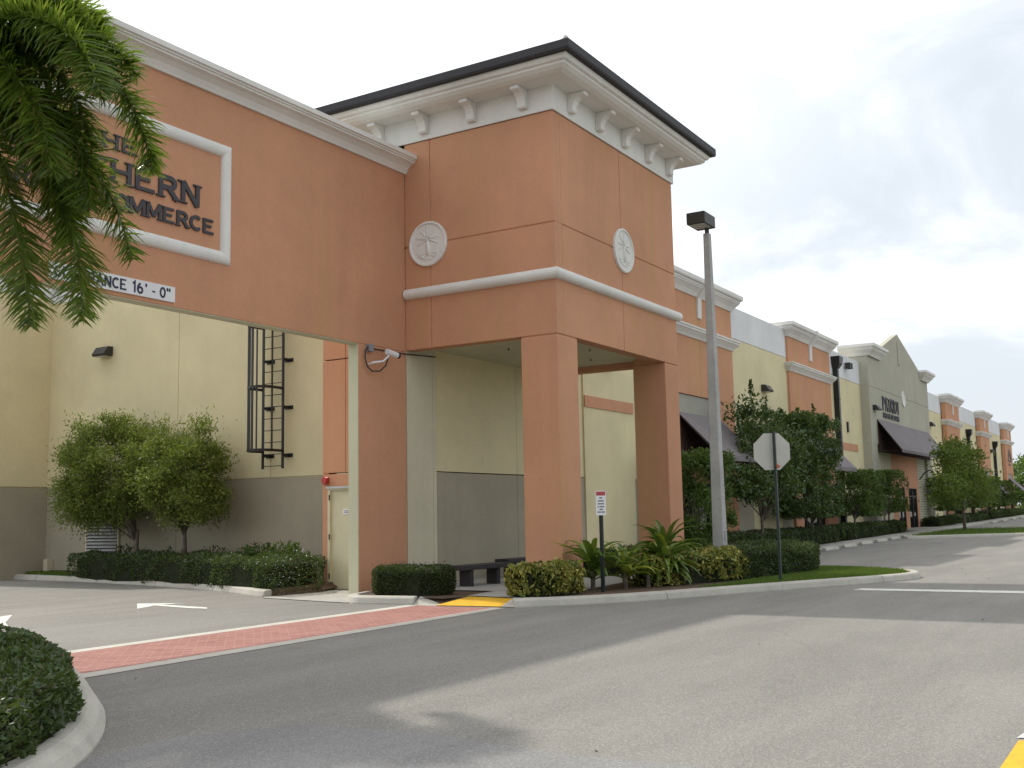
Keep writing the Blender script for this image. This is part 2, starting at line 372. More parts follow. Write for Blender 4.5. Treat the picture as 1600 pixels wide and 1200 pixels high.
# island round the tower (kerb travels so that the road is on its right)
ISL = smooth_path([(16.10,9.90),(16.9,9.15),(17.97,8.40),(19.8,7.55),(21.82,6.62),(23.4,5.85),(24.6,5.30),(25.6,5.08),(26.6,5.35),(27.4,6.15),(27.85,7.3),(28.0,8.8),(28.0,11.0),(28.0,11.7)], 4)
kerb('tower_island_kerb', ISL)
flat_pts = [(p[0],p[1]) for p in ISL]
inner = []
for i,p in enumerate(flat_pts):
    q = Vector(p); a = Vector(flat_pts[max(i-1,0)]); b = Vector(flat_pts[min(i+1,len(flat_pts)-1)]); d = (b-a).normalized(); nrm = Vector((d.y,-d.x)); inner.append((q.x-nrm.x*0.2, q.y-nrm.y*0.2))
flat('mulch_bed', inner+[(27.8,10.3),(22,10.25),(17.9,9.75),(16.4,10.1)], 0.125, MULCH)
flat('tower_walk', [(16.6,10.15),(17.9,9.78),(22,10.3),(27.9,10.35),(28.0,14.3),(18.7,14.3),(18.7,13.9),(17.95,13.5),(17.95,11.5),(16.78,11.35)], 0.13, WALK)
# ramp with yellow warning pad, and its flared sides
o = MB().quad((15.99,11.51,.012),(16.14,10.21,.012),(16.62,10.24,.115),(16.78,11.30,.115)).build('tactile_ramp', YEL, fix=False); tag(o, kind='structure')
o = MB().poly([(16.10,9.90,.01),(16.14,10.21,.012),(16.62,10.24,.13),(16.75,9.75,.14),(16.35,9.75,.14)]).build('ramp_flare', KERB, fix=False); tag(o, kind='structure')
# pier bed kerb
PB = smooth_path([(15.98,13.5),(15.88,13.25),(15.95,12.6),(16.05,12.05)], 4)
kerb('pier_bed_kerb', [(17.0,14.02),(16.25,13.8)]+PB)
o = MB().poly([(16.05,12.05,.0),(15.99,11.51,.0),(16.2,11.55,.02),(16.27,12.05,.14)]).build('ramp_flare', KERB, fix=False); tag(o, kind='structure')
flat('mulch_bed', [(16.1,13.4),(16.15,12.5),(16.22,12.0),(16.25,11.52),(16.8,11.36),(17.95,11.5),(17.95,14.14),(17.0,14.14)], 0.11, MULCH)
o = MB().poly([(16.27,12.05,.14),(16.2,11.55,.02),(16.78,11.32,.11),(17.0,11.9,.12)]).build('mulch_slope', MULCH, fix=False); tag(o, kind='structure')
flat('door_pad', [(16.35,16.1),(15.92,13.5),(16.6,13.98),(18.66,14.42),(18.66,16.60),(17.0,16.62)], 0.012, WALK)
# bed in front of the ladder wall
LK = smooth_path([(19.95,31.0),(19.49,29.15),(19.25,26.0),(18.75,23.0),(18.05,20.1),(17.3,18.0),(16.72,16.75),(16.55,16.3)], 3)
kerb('ladder_bed_kerb', [(p[0],p[1]) for p in LK])
MBk = MB(); 
for (a,b) in zip(LK[:-1],LK[1:]):
    MBk.quad((a[0]+.2,a[1],.135),(b[0]+.2,b[1],.135),(20.49,b[1],.22),(20.49,a[1],.22))
MBk.poly([(16.75,16.3,.135),(16.72,16.2,.02),(18.0,16.08,.02),(18.66,16.45,.02),(18.66,16.58,.1),(20.49,16.58,.22),(20.49,16.3,.22)])
o = MBk.build('ladder_bed_soil', MULCH, fix=False); tag(o, kind='structure')
# left island
LI = smooth_path([(3.0,5.35),(3.98,5.85),(4.72,6.32),(5.45,7.0),(6.12,7.83),(6.62,8.6),(7.28,9.66),(7.95,10.9),(8.6,12.2),(9.3,13.6)], 4)
# travel so the road is on the right: from far end back toward the camera would put it left, so go camera -> far
o = MB().sweep([(p[0],p[1]) for p in LI], [(0,-0.05),(0,0.02),(-0.05,0.10),(-0.10,0.135),(-0.14,0.15),(-0.25,0.155),(-0.28,0.10),(-0.28,-0.05)]).build('palm_island_kerb', KERB); bevel(o, .02, 2); tag(o, kind='structure')
flat('mulch_bed', [(2.7,5.5)]+[(p[0]-.28,p[1]+.2) for p in LI[2:]]+[(3,16),(-6,14),(-4,6)], 0.12, MULCH)
# front walk of the long building and its beds
strip('front_walk', [28,40,60,80,100,119.5,130], 11.95, 12.62, 0.10, WALK)
strip('front_walk_kerb', [28,40,60,80,100,119.5,130], 11.80, 11.951, 0.104, KERB)
b = MB()
for a,c in zip([28,40,60,80,100,119.5],[40,60,80,100,119.5,130]): b.quad((a,11.79,gz(a)),(c,11.79,gz(c)),(c,11.80,gz(c)+.104),(a,11.80,gz(a)+.104))
o = b.build('front_walk_kerb_face', KERB, fix=False); tag(o, kind='structure')
strip('front_bed', [28,40,60,80,100,119.5,130], 12.62, 14.4, 0.09, MULCH)
strip('door_walk', [63.6,70,80], 12.5, 14.2, 0.105, WALK)
# end island with the young tree
EI = smooth_path([(53.2,11.0),(53.6,10.2),(55.4,8.0),(56.6,6.0),(58,2),(60,-8)], 3)
o = MB().sweep([(p[0],p[1]) for p in EI][::-1], [(d*-1,z) for d,z in KP], zf=gz).build('end_island_kerb', KERB); tag(o, kind='structure')
flat('end_island_soil', [(p[0]+.18,p[1]+.02) for p in EI]+[(66,-8),(65.8,9.0),(64,10.9),(58,11.2)], 0.13, GRASSB)
EI2 = [(66.2,-8),(66.0,9.0),(64.2,11.0),(58,11.3),(53.3,11.05)]
o = MB().sweep(EI2, KP, zf=gz).build('end_island_kerb', KERB); tag(o, kind='structure')

def grass(name, poly, z, n, seed, h=0.07):
    rng = np.random.default_rng(seed); P = np.array(poly); lo, hi = P.min(0), P.max(0); pts = []
    while len(pts) < n:
        q = rng.uniform(lo, hi, (n, 2)); ins = inpoly(P, q); pts += list(q[ins])
    q = np.array(pts[:n]); zz = np.array([gz(x)+z for x in q[:,0]])
    C = np.column_stack([q, zz]); hh = rng.uniform(.5, 1.2, n)*h; an = rng.uniform(0, 2*np.pi, n)
    wv = np.column_stack([np.cos(an), np.sin(an), np.zeros(n)])*0.006*(1+0.0*hh[:,None])*np.clip(hh[:,None]/.05,.8,3)
    tip = C + np.column_stack([rng.normal(0,.35,n)*hh, rng.normal(0,.35,n)*hh, hh])
    V = np.stack([C-wv, C+wv, tip], 1).reshape(-1,3); F = np.arange(3*n).reshape(-1,3)
    o = np_mesh(name, V, F, L_GRASS); return o
def inpoly(P, q):
    x, y = q[:,0], q[:,1]; ins = np.zeros(len(q), bool); n = len(P)
    for i in range(n):
        x0,y0 = P[i]; x1,y1 = P[(i+1)%n]
        cnd = ((y0 > y) != (y1 > y)) & (x < (x1-x0)*(y-y0)/(y1-y0+1e-12)+x0); ins ^= cnd
    return ins
gpoly = [(19.6,7.95),(21.9,6.88),(23.5,6.08),(24.7,5.55),(25.6,5.33),(26.4,5.6),(27.1,6.3),(27.55,7.4),(27.7,9.8),(26.6,9.4),(25.5,7.4),(22.2,7.75)]
flat('lawn_soil', gpoly, 0.135, GRASSB)
tag(grass('lawn_grass', gpoly, 0.13, 42000, 3, 0.06), 'bright green mown lawn on the kerbed island tip', 'grass', kind='stuff')
tag(grass('end_island_grass', [(p[0]+.2,p[1]) for p in EI]+[(65.8,-8),(65.6,8.8),(64,10.7),(58,11.0)], 0.12, 16000, 4, 0.12), 'green mown grass on the far parking island', 'grass', kind='stuff')
lp = [(19.65,28.6),(19.35,26.6),(20.45,26.6),(20.45,29.1),(19.8,29.1)]
tag(grass('wall_corner_grass', lp, 0.15, 9000, 5, 0.07), 'small patch of green grass at the inner wall corner', 'grass', kind='stuff')

# ------------------------------------------------------------------ panelled walls
def panels(b, face, f, a0, a1, z0, z1, splits=(), zs=(), t=0.3, g=0.016, gzv=0.035, depth=0.02):
    """wall facing -Y (face='y') at y=f, a = x range; or facing -X (face='x') at x=f, a = y range; joints are real recesses"""
    A = [a0]+sorted(splits)+[a1]; Z = [z0]+sorted(zs)+[z1]
    def bx(p0,p1,q0,q1,d0,d1):
        if face == 'y': b.box(p0,p1,f+d0,f+d1,q0,q1)
        else: b.box(f+d0,f+d1,p0,p1,q0,q1)
    for i in range(len(A)-1):
        for j in range(len(Z)-1):
            p0 = A[i]+(g/2 if i else 0); p1 = A[i+1]-(g/2 if i < len(A)-2 else 0)
            q0 = Z[j]+(gzv/2 if j else 0); q1 = Z[j+1]-(gzv/2 if j < len(Z)-2 else 0)
            bx(p0,p1,q0,q1,0,t)
    if len(A) > 2 or len(Z) > 2: bx(a0+.004,a1-.004,z0+.004,z1-.004,depth,t-.004)
    return b

# ------------------------------------------------------------------ entrance tower
X0, X1, Y0, Y1 = 18.68, 24.83, 10.36, 16.56
ZL, ZG, ZF = 5.20, 7.51, 9.87
tw = thing('entrance_tower', (21.75, 13.4, 0), 'square peach stucco entrance tower on two thick columns with dark hipped roof', 'tower')
b = MB()
panels(b, 'y', Y0, X0+.30, X1, ZL+.012, ZF, [21.79], [ZG], g=.018)
panels(b, 'x', X0, Y0, 14.17, ZL+.012, ZF, [13.475], [ZG], g=.018)
panels(b, 'x', X0+.002, 14.43, Y1, ZL+.012, ZF, [15.88], [ZG], g=.018)
b.box(X1-.3, X1+.001, Y0+.3, Y1, ZL+.012, ZF)
b.box(X0+.3, X1-.3, Y1-.3, Y1-.001, ZL+.012, ZF)
b.box(X0+.027, X0+.31, Y0+.027, Y0+.27, ZL+.025, ZF-.015)
bevel(b.build('wall', ORANGE, tw), .012, 2)
# columns
def column(x0, x1, y0, y1):
    b = MB(); b.box(x0, x1, y0, y1, 0.0, ZL-.012); b.box(x0+.02, x1-.02, y0+.02, y1-.02, ZL-.02, ZL+.2)
    bevel(b.build('column', ORANGE, tw), .018, 2)
column(X0, 19.53, Y0, 11.22); column(24.03, X1, Y0, 11.22)
b = MB(); b.box(X0+.31, X1-.31, Y0+.31, 14.4, ZL+.16, ZL+.25)
b.box(X0+.3, X0+.55, 11.22, 14.15, ZL+.0135, ZL+.17) if False else None
b.build('ceiling', SOFFIT, tw)
for x, y in ((20.6,12.7),(22.6,12.4),(21.9,11.3),(23.3,12.0)):
    MB().tube([(x,y,ZL+.17),(x,y,ZL+.115)], .012, 8).tube([(x,y,ZL+.12),(x,y,ZL+.11)], .03, 10).build('sprinkler', BRONZE, tw)
# door side wall (below the bridge)
b = MB()
b.box(X0+.001, X0+.3, 15.355, 15.36, 0, 0.001)
panels(b, 'x', X0+.001, 16.40, Y1, -.1, ZL-.012, [], [2.60], g=.018)
panels(b, 'x', X0+.001, 14.45, 16.40, 2.62, ZL-.012, [15.88], [], g=.018)
b.box(X0+.001, X0+.3, 14.45, 16.40, 2.28, 2.585); b.box(X0+.001, X0+.3, 14.45, 15.33, -.1, 2.28)
bevel(b.build('door_wall', ORANGE, tw), .008, 1)
dr = MB().box(X0+.04, X0+.09, 15.40, 16.33, 0.02, 2.22).build('door', DOORC, tw)
fr = MB(); fr.box(X0-.02, X0+.1, 16.33, 16.395, 0, 2.28); fr.box(X0-.02, X0+.1, 15.335, 15.40, 0, 2.28); fr.box(X0-.02, X0+.1, 15.40, 16.33, 2.222, 2.28)
fr.build('frame', DOORC, dr)
MB().box(X0-.06, X0-.021, 15.33, 16.41, 2.26, 2.31).build('drip_cap', STEEL, dr)
for z in (0.25, 1.12, 2.0): MB().tube([(X0-.03,16.335,z),(X0-.03,16.335,z+.12)], .016, 8).build('hinge', BRONZE, dr)
MB().box(X0+.028, X0+.04, 15.72, 15.98, 1.68, 1.80).build('notice', SIGNW, dr)
b = MB()
for z in (1.755,1.72): b.box(X0+.026, X0+.029, 15.75, 15.94, z-.008, z+.008)
b.build('notice_text', INK, dr)
MB().tube([(X0+.0,15.47,1.02),(X0-.02,15.47,1.02),(X0-.02,15.58,1.02)], .014, 8).build('handle', STEEL, dr)
# back wall under the canopy
b = MB(); panels(b, 'y', 14.163, X0+.02, 19.78, 0, ZL+.17, [19.66], [], g=.012)
b.build('side_pier', TAN, tw)
b = MB(); panels(b, 'y', 14.24, 19.78, 26.9, 2.61, ZL+.17, [23.4], []); b.build('back_wall', BEIGE, tw)
b = MB(); panels(b, 'y', 14.25, 19.78, 26.9, 0, 2.585, [23.4], []); b.build('wainscot', GREYW, tw)
# half-round belt moulding
bm_ = MB(); pr = [(0.0,6.33)]+[(0.02+.12*math.sin(a), 6.445-.115*math.cos(a)) for a in [i*math.pi/8 for i in range(0,9)]]+[(0,6.56)]
bm_.sweep([(X0,14.13),(X0,Y0),(X1+.10,Y0)], pr).build('belt_moulding', WHITE, tw)
# frieze, brackets, cornice, roof
b = MB(); fz = [(0,ZF+.004),(.045,ZF+.004),(.045,10.45),(0,10.45)]
b.sweep([(X1,Y1),(X0,Y1),(X0,Y0),(X1,Y0),(X1,Y1)], fz).build('frieze', WHITE, tw)
pc = [(0.04,10.40),(.50,10.40),(.60,10.44),(.68,10.50),(.68,10.54),(.74,10.56),(.77,10.62),(.77,10.66),(0.04,10.66)]
b = MB(); b.sweep([(X1,Y1+.05),(X0,Y1+.05),(X0,Y0),(X1,Y0),(X1,Y1+.05)], pc).build('cornice', WHITE, tw)
b = MB(); b.sweep([(X1,Y1),(X0,Y1),(X0,Y0),(X1,Y0),(X1,Y1)], [(.5,10.662),(.88,10.662),(.90,10.70),(.90,10.86),(.5,10.95)])
b.build('roof_edge', ROOFD, tw)
e = .86; cx, cy = (X0+X1)/2, (Y0+Y1)/2
b = MB(); cr_ = [(X0-e,Y0-e,10.86),(X1+e,Y0-e,10.86),(X1+e,Y1+e,10.86),(X0-e,Y1+e,10.86)]
b.add(cr_+[(cx,cy,11.9)], [(0,1,4),(1,2,4),(2,3,4),(3,0,4)]).build('roof', ROOFD, tw)
MB().tube([(X0-.80,Y0-.80,10.92),(X0-.4,Y0-.4,11.0)], [.05,.05], 8).build('hip_cap', WHITE, tw)
BP = [(0,9.99),(.10,9.99),(.13,10.03),(.12,10.08),(.135,10.15),(.18,10.23),(.26,10.29),(.34,10.31),(.40,10.32),(.40,10.398),(0,10.398)]
def bracket(face, c):
    b = MB()
    if face == 'x': b.prism([(X0-.046-d, c-.10, z) for d,z in BP], (0,.20,0))
    else: b.prism([(c-.10, Y0-.046-d, z) for d,z in BP], (.20,0,0))
    bevel(b.build('bracket', WHITE, tw), .008, 1)
for y in (16.05,14.78,13.55,12.28,11.0): bracket('x', y)
for x in (19.38,20.68,21.97,23.28,24.51): bracket('y', x)

def medallion(parent, face, f, c, z, rad, name='medallion'):
    def P(u, v, d): return (f-d, c-u, z+v) if face == 'x' else (c+u, f-d, z+v)
    b = MB(); n = 40
    ring = lambda r: [(r*math.cos(2*math.pi*k/n), r*math.sin(2*math.pi*k/n)) for k in range(n)]
    prof = [(rad,0),(rad,.05),(rad-.02,.062),(rad-.05,.058),(rad-.06,.035),(0.001,.035)]
    vs = []; 
    for r_, d in prof: vs += [P(u,v,d) for u,v in ring(r_)]
    fs = [(i*n+k,i*n+(k+1)%n,(i+1)*n+(k+1)%n,(i+1)*n+k) for i in range(len(prof)-1) for k in range(n)]
    b.add(vs, fs)
    if rad > .3:
        b.build(name, WHITE, parent, smooth=False); o = bpy.data.objects[-1] if False else None
        r2 = MB(); q = rad/.5
        r2.tube([P(0,-.25*q,.035),(P(.02*q,-.1*q,.038)),(P(-.01*q,.10*q,.04))], [.035*q,.045*q,.022*q], 6)
        for a in (10,50,90,130,170,-20,200):
            dx, dy = math.cos(R(a)), math.sin(R(a)); pts = []
            for k in range(5):
                s = k/4*.30*q; pts.append(P(dx*s, .10*q+dy*s-.22*s*s/q, .042))
            r2.tube(pts, [.009*q,.014*q,.014*q,.010*q,.004], 6)
        for k,(u,v) in enumerate(((-.16,-.28),(.16,-.28),(-.07,-.33),(.07,-.34),(-.2,-.22),(.2,-.22))):
            r2.tube([P((u-.10)*q,v*q+.015,.037),P(u*q,v*q-.015,.04),P((u+.10)*q,v*q+.015,.037)], [.006,.014*q,.006], 6)
        return r2.build('palm_relief', WHITE, parent, smooth=True)
    return b.build(name, WHITE, parent)
def med_with_relief(parent, face, f, c, z, rad):
    n0 = set(bpy.data.objects.keys()); medallion(parent, face, f, c, z, rad)
    new = [bpy.data.objects[k] for k in bpy.data.objects.keys() if k not in n0]
    m_ = [o for o in new if o.name.startswith('medallion')][0]
    for o in new:
        if o is not m_: o.parent = m_
med_with_relief(tw, 'x', X0, 13.52, 7.51, .50)
med_with_relief(tw, 'y', Y0, 21.85, 7.53, .51)

# ------------------------------------------------------------------ gateway wall with the sign
YB = 14.16
gw = thing('gateway_wall', (10.8, 14.3, 0), 'peach stucco gateway wall spanning the drive, with large raised sign frame', 'gateway')
b = MB(); 
b.box(17.07, X0-.002, YB, YB+.25, 0, 5.18); b.box(2.9, 4.52, YB, YB+.25, 0, 5.18); b.box(2.6, X0-.002, YB, YB+.25, 5.181, 9.5)
bevel(b.build('wall', ORANGE, gw), .012, 2)
b = MB(); b.box(4.53, 17.06, YB+.012, YB+.262, 5.166, 5.1795); b.box(17.056, 17.0685, YB+.012, YB+.262, 0.0, 5.165)
b.box(17.07, X0-.005, YB+.2515, YB+.262, 0, 5.18)
b.build('reveal_lining', SOFFIT, gw)
pcop = [(0,9.19),(.05,9.19),(.07,9.23),(.12,9.31),(.20,9.37),(.28,9.40),(.28,9.435),(.31,9.44),(.31,9.47),(.35,9.48),(.35,9.575),(.0,9.60),(-.55,9.60),(-.55,9.45),(0,9.45)]
MB().sweep([(2.4,YB-.001),(X0-.004,YB-.001)], pcop).build('coping', WHITE, gw)
fx0, fx1, fz0, fz1 = 8.2, 13.36, 6.235, 8.20
b = MB()
hr = lambda: [(.13*math.cos(a)*1.0, .10*math.sin(a)) for a in [i*math.pi/8 for i in range(9)]]
n = 9; loop = [(fx0,fz0,-1,-1),(fx1,fz0,1,-1),(fx1,fz1,1,1),(fx0,fz1,-1,1)]; vs = []
for x,z,sx,sz in loop:
    for k in range(n):
        a = math.pi*k/(n-1); o_ = .115*math.cos(a); d = .085*math.sin(a)
        vs.append((x+sx*o_, YB-d, z+sz*o_))
fs = [(i*n+k, i*n+k+1, ((i+1)%4)*n+k+1, ((i+1)%4)*n+k) for i in range(4) for k in range(n-1)]
b.add(vs, fs).build('sign_frame', WHITE, gw)

# stroke lettering ------------------------------------------------------------
def arc(cx, cz, rx, rz, a0, a1, n=12): return [(cx+rx*math.cos(R(a0+(a1-a0)*k/n)), cz+rz*math.sin(R(a0+(a1-a0)*k/n))) for k in range(n+1)]
def glyph(ch):      # unit cell: width ~0.9, height 1; list of (polyline, relative stroke width); serif spots
    t = .2; h = t/2
    G = {
     'T': ([[(0,.9),(.9,.9)],[(.45,.9),(.45,0)]], [(.45,0)]),
     'H': ([[(.12,0),(.12,1)],[(.78,0),(.78,1)],[(.12,.52),(.78,.52)]], [(.12,0),(.78,0),(.12,1),(.78,1)]),
     'E': ([[(.12,0),(.12,1)],[(.05,.92),(.80,.92)],[(.12,.52),(.66,.52)],[(.05,.08),(.84,.08)]], []),
     'S': ([arc(.45,.73,.33,.19,25,270,14)+arc(.45,.27,.35,.19,90,-155,14)[1:]], []),
     'O': ([arc(.48,.5,.40,.41,0,360,26)], []),
     'C': ([arc(.50,.5,.40,.41,48,312,20)], []),
     'U': ([[(.12,1),(.12,.4)]+arc(.45,.38,.33,.31,180,360,12)+[(.78,1)]], [(.12,1),(.78,1)]),
     'R': ([[(.12,0),(.12,1)],[(.05,.92),(.5,.92)]+arc(.5,.70,.24,.22,90,-90,10)+[(.12,.48)],[(.45,.48),(.86,0)]], [(.12,0),(.84,0)]),
     'P': ([[(.12,0),(.12,1)],[(.05,.92),(.5,.92)]+arc(.5,.68,.26,.24,90,-90,10)+[(.12,.44)]], [(.12,0)]),
     'N': ([[(.12,0),(.12,1)],[(.78,1),(.78,0)],[(.12,1),(.78,0)]], [(.12,0),(.78,1),(.06,1)]),
     'M': ([[(.10,0),(.10,1)],[(.96,1),(.96,0)],[(.10,1),(.53,.15)],[(.96,1),(.53,.15)]], [(.10,0),(.96,0),(.04,1),(1.02,1)]),
     'A': ([[(.05,0),(.45,1)],[(.45,1),(.86,0)],[(.2,.32),(.7,.32)]], [(.05,0),(.86,0)]),
     'K': ([[(.12,0),(.12,1)],[(.8,1),(.14,.42)],[(.34,.58),(.84,0)]], [(.12,0),(.12,1),(.82,0)]),
     'F': ([[(.12,0),(.12,1)],[(.05,.92),(.80,.92)],[(.12,.5),(.64,.5)]], [(.12,0)]),
     'I': ([[(.25,0),(.25,1)]], [(.25,0),(.25,1)]),
     'L': ([[(.12,0),(.12,1)],[(.05,.08),(.78,.08)]], []),
     'B': ([[(.12,0),(.12,1)],[(.05,.92),(.48,.92)]+arc(.48,.72,.22,.20,90,-90,8)+[(.12,.52)],[(.5,.52)]+arc(.5,.30,.26,.22,90,-90,8)+[(.05,.08)]], []),
     'D': ([[(.12,0),(.12,1)],[(.05,.92),(.36,.92)]+arc(.38,.5,.42,.42,90,-90,12)+[(.05,.08)]], []),
     'G': ([arc(.50,.5,.40,.41,48,330,20)+[(.84,.45),(.55,.45)]], []),
     'Z': ([[(.05,.92),(.82,.92),(.08,.08),(.86,.08)]], []),
     'V': ([[(.03,1),(.45,0)],[(.45,0),(.88,1)]], [(.03,1),(.88,1)]),
     '1': ([[(.2,.78),(.45,.98),(.45,0)]], []),
     '6': ([arc(.45,.31,.30,.26,0,360,18), arc(.62,.42,.48,.50,105,190,8)], []),
     '0': ([arc(.42,.5,.31,.42,0,360,22)], []),
     "'": ([[(.25,1.0),(.25,.7)]], []), '"': ([[(.18,1.0),(.18,.7)],[(.5,1.0),(.5,.7)]], []), '-': ([[(.08,.40),(.5,.40)]], []), '&': ([arc(.4,.7,.2,.2,0,360,12)], []),
    }
    return G.get(ch, ([], []))
ADV = {'M': 1.16, 'I': .55, "'": .5, '"': .72, '-': .62, '1': .72, ' ': .5, '0': .88}
def text_width(s): return sum(ADV.get(c, 1.0) for c in s)
def lettering(name, s, x, z, hgt, wid, stroke, mat_, parent, f, depth, serif=True):
    """letters on a wall facing -Y at y=f; x left edge; wid = width of one cell"""
    b = MB(); k = 0
    def ribbon(pl, sw, off):
        P = [Vector((x+cx_+p[0]*wid, z+p[1]*hgt)) for p in pl]; m = len(P); Lf, Rt = [], []
        cl = (P[0]-P[-1]).length < 1e-6
        for i in range(m):
            d1 = (P[i]-P[i-1]) if i > 0 else ((P[0]-P[-2]) if cl else (P[1]-P[0])); d2 = (P[i+1]-P[i]) if i < m-1 else ((P[1]-P[0]) if cl else d1)
            n1 = Vector((-d1.y,d1.x)).normalized(); n2 = Vector((-d2.y,d2.x)).normalized(); mm = n1+n2
            mm = mm/max(.35, (1+n1.dot(n2))) if mm.length > .2 else n1
            Lf.append(P[i]+mm*sw/2); Rt.append(P[i]-mm*sw/2)
        y0, y1 = f-depth-off, f-.002
        vs = [(p.x,y0,p.y) for p in Lf]+[(p.x,y0,p.y) for p in Rt]+[(p.x,y1,p.y) for p in Lf]+[(p.x,y1,p.y) for p in Rt]
        fs = []
        for i in range(m-1):
            fs += [(i,i+1,m+i+1,m+i),(2*m+i,3*m+i,3*m+i+1,2*m+i+1),(i,2*m+i,2*m+i+1,i+1),(m+i,m+i+1,3*m+i+1,3*m+i)]
        if not cl: fs += [(0,m,3*m,2*m),(m-1,3*m-1,4*m-1,2*m-1)]
        b.add(vs, fs)
    cx_ = 0.0
    for ch in s:
        strokes, ser = glyph(ch)
        for j, pl in enumerate(strokes):
            thin = stroke*(0.72 if (len(pl) == 2 and abs(pl[0][1]-pl[1][1]) < .05) else 1.0)
            ribbon(pl, thin, j*.0015)
        if serif:
            for j,(u,v) in enumerate(ser):
                vv = .035 if v < .5 else .965
                ribbon([(u-.19,vv),(u+.19,vv)], hgt*.07, .006+j*.0012)
        cx_ += ADV.get(ch, 1.0)*wid
    return b.build(name, mat_, parent, fix=False)
SW = 3.83/ text_width('SOUTHERN')
lettering('sign_lettering', 'THE', 10.88-.55, 7.56, .25, .38, .055, LETTER, gw, YB, .03)
lettering('sign_lettering', 'SOUTHERN', 8.97, 7.02, .385, SW, .085, LETTER, gw, YB, .035)
tws = 'PARK OF COMMERCE'; cw = 4.47/text_width(tws)
lettering('sign_lettering', tws, 8.65, 6.60, .265, cw, .058, LETTER, gw, YB, .03)
# clearance board
cs = thing('clearance_sign', (11.05, YB, 5.25), 'white clearance board with dark letters along the lower edge of the gateway', 'sign')
MB().box(9.85, 12.235, YB-.03, YB-.001, 5.255, 5.515).build('board', SIGNW, cs)
ct = "CLEARANCE 16' - 0\""; cwid = 2.22/text_width(ct)
lettering('board_lettering', ct, 9.93, 5.295, .18, cwid, .034, NAVY, cs, YB-.0305, .004, serif=False)

# security camera and its conduit
sv = thing('security_camera', (17.5, YB, 5.05), 'white bullet security camera on the gateway pier with looped cable', 'camera')
bevel(MB().box(17.31, 17.45, YB-.10, YB-.001, 5.03, 5.19).build('junction_box', plain('grey_plastic', (0.26,0.26,0.28), .5), sv), .008, 1)
MB().tube([(17.62,YB-.30,5.04),(17.92,YB-.34,4.985)], .062, 14).build('housing', SIGNW, sv)
MB().tube([(17.921,YB-.342,4.985),(17.975,YB-.35,4.975)], .058, 14).build('lens', BLACK, sv)
MB().tube([(17.38,YB-.005,4.77),(17.40,YB-.12,4.80),(17.55,YB-.26,4.83),(17.66,YB-.30,4.93),(17.68,YB-.305,4.99)], .022, 8).build('bracket_arm', SIGNW, sv)
loop_ = [(17.32,YB-.05,5.12),(17.22,YB-.06,5.05),(17.19,YB-.07,4.88),(17.25,YB-.08,4.70),(17.40,YB-.09,4.62),(17.56,YB-.16,4.63),(17.66,YB-.24,4.75),(17.70,YB-.28,4.93)]
MB().tube(loop_, .016, 8).build('cable', BRONZE, sv)
MB().tube([(17.45,YB-.03,5.11),(18.66,YB-.03,5.13),(19.74,YB-.03,5.19)], .014, 8).build('conduit', BRONZE, sv)

# ------------------------------------------------------------------ long commerce building
cb = thing('commerce_building', (70, 25, 0), 'long low cream commerce building with peach pavilions and grey gabled shopfront', 'building')
YF, YW = 14.16, 14.27
XE = 119.4
PAV = [(32.65,39.33,YF,9.80),(46.46,53.15,YF,9.80)]           # near pavilions
FAR = [(83.0,88.6,13.92,9.72),(98.8,103.8,13.92,9.62),(113.8,118.9,13.92,9.55)]
# cream walls between, with pale top band and grey base
SEG = [(26.9,32.65),(39.33,46.46),(53.15,60.2),(75.4,83.0),(88.6,98.8),(103.8,113.8)]
for a,c in SEG:
    b = MB(); bb = MB(); bw = MB()
    sp = [a+(c-a)*.5] if c-a > 6 else []
    panels(b, 'y', YW, a, c, 2.62, 8.23, sp, [])
    panels(bb, 'y', YW-.004, a, c, 8.25, 9.50, sp, [])
    if a > 30: q0, q1 = a+2.0, c-1.6
    else: q0, q1 = 27.08, 30.35
    panels(bw, 'y', YW-.003, a, q0, -.2, 2.595); bw.build('wainscot', GREYW, cb); bw = MB()
    panels(bw, 'y', YW-.003, q1, c, -.2, 2.595); bw.build('wainscot', GREYW, cb)
    if a > 30: panels(b, 'y', YW+.001, q0, q1, -.2, 2.595)
    b.box(a+.01, c-.01, YW+.05, YW+.29, -.15, 9.4)
    b.build('wall', BEIGE, cb); bb.build('parapet_band', BANDW, cb)
b = MB(); panels(b, 'y', YW-.05, 27.08, 30.35, -.2, 8.2)
b.box(20.8, XE, YW+.31, YW+.6, -.2, 9.3); b.box(XE-.3, XE, YW+.6, 60, -.2, 9.3)
b.build('wall', BEIGE, cb)
b = MB(); b.box(20.9, XE-.31, YW+.61, 59.9, 8.6, 8.9); b.build('roof', plain('roof_gravel', (.35,.35,.34), .9), cb)
b = MB(); b.box(27.1, 30.33, YW-.085, YW-.0505, 4.62, 4.95); b.build('colour_band', ORANGE, cb)
b = MB(); b.box(54.9, 58.2, YW-.03, YW-.001, 4.55, 4.92); b.build('colour_band', ORANGE, cb)

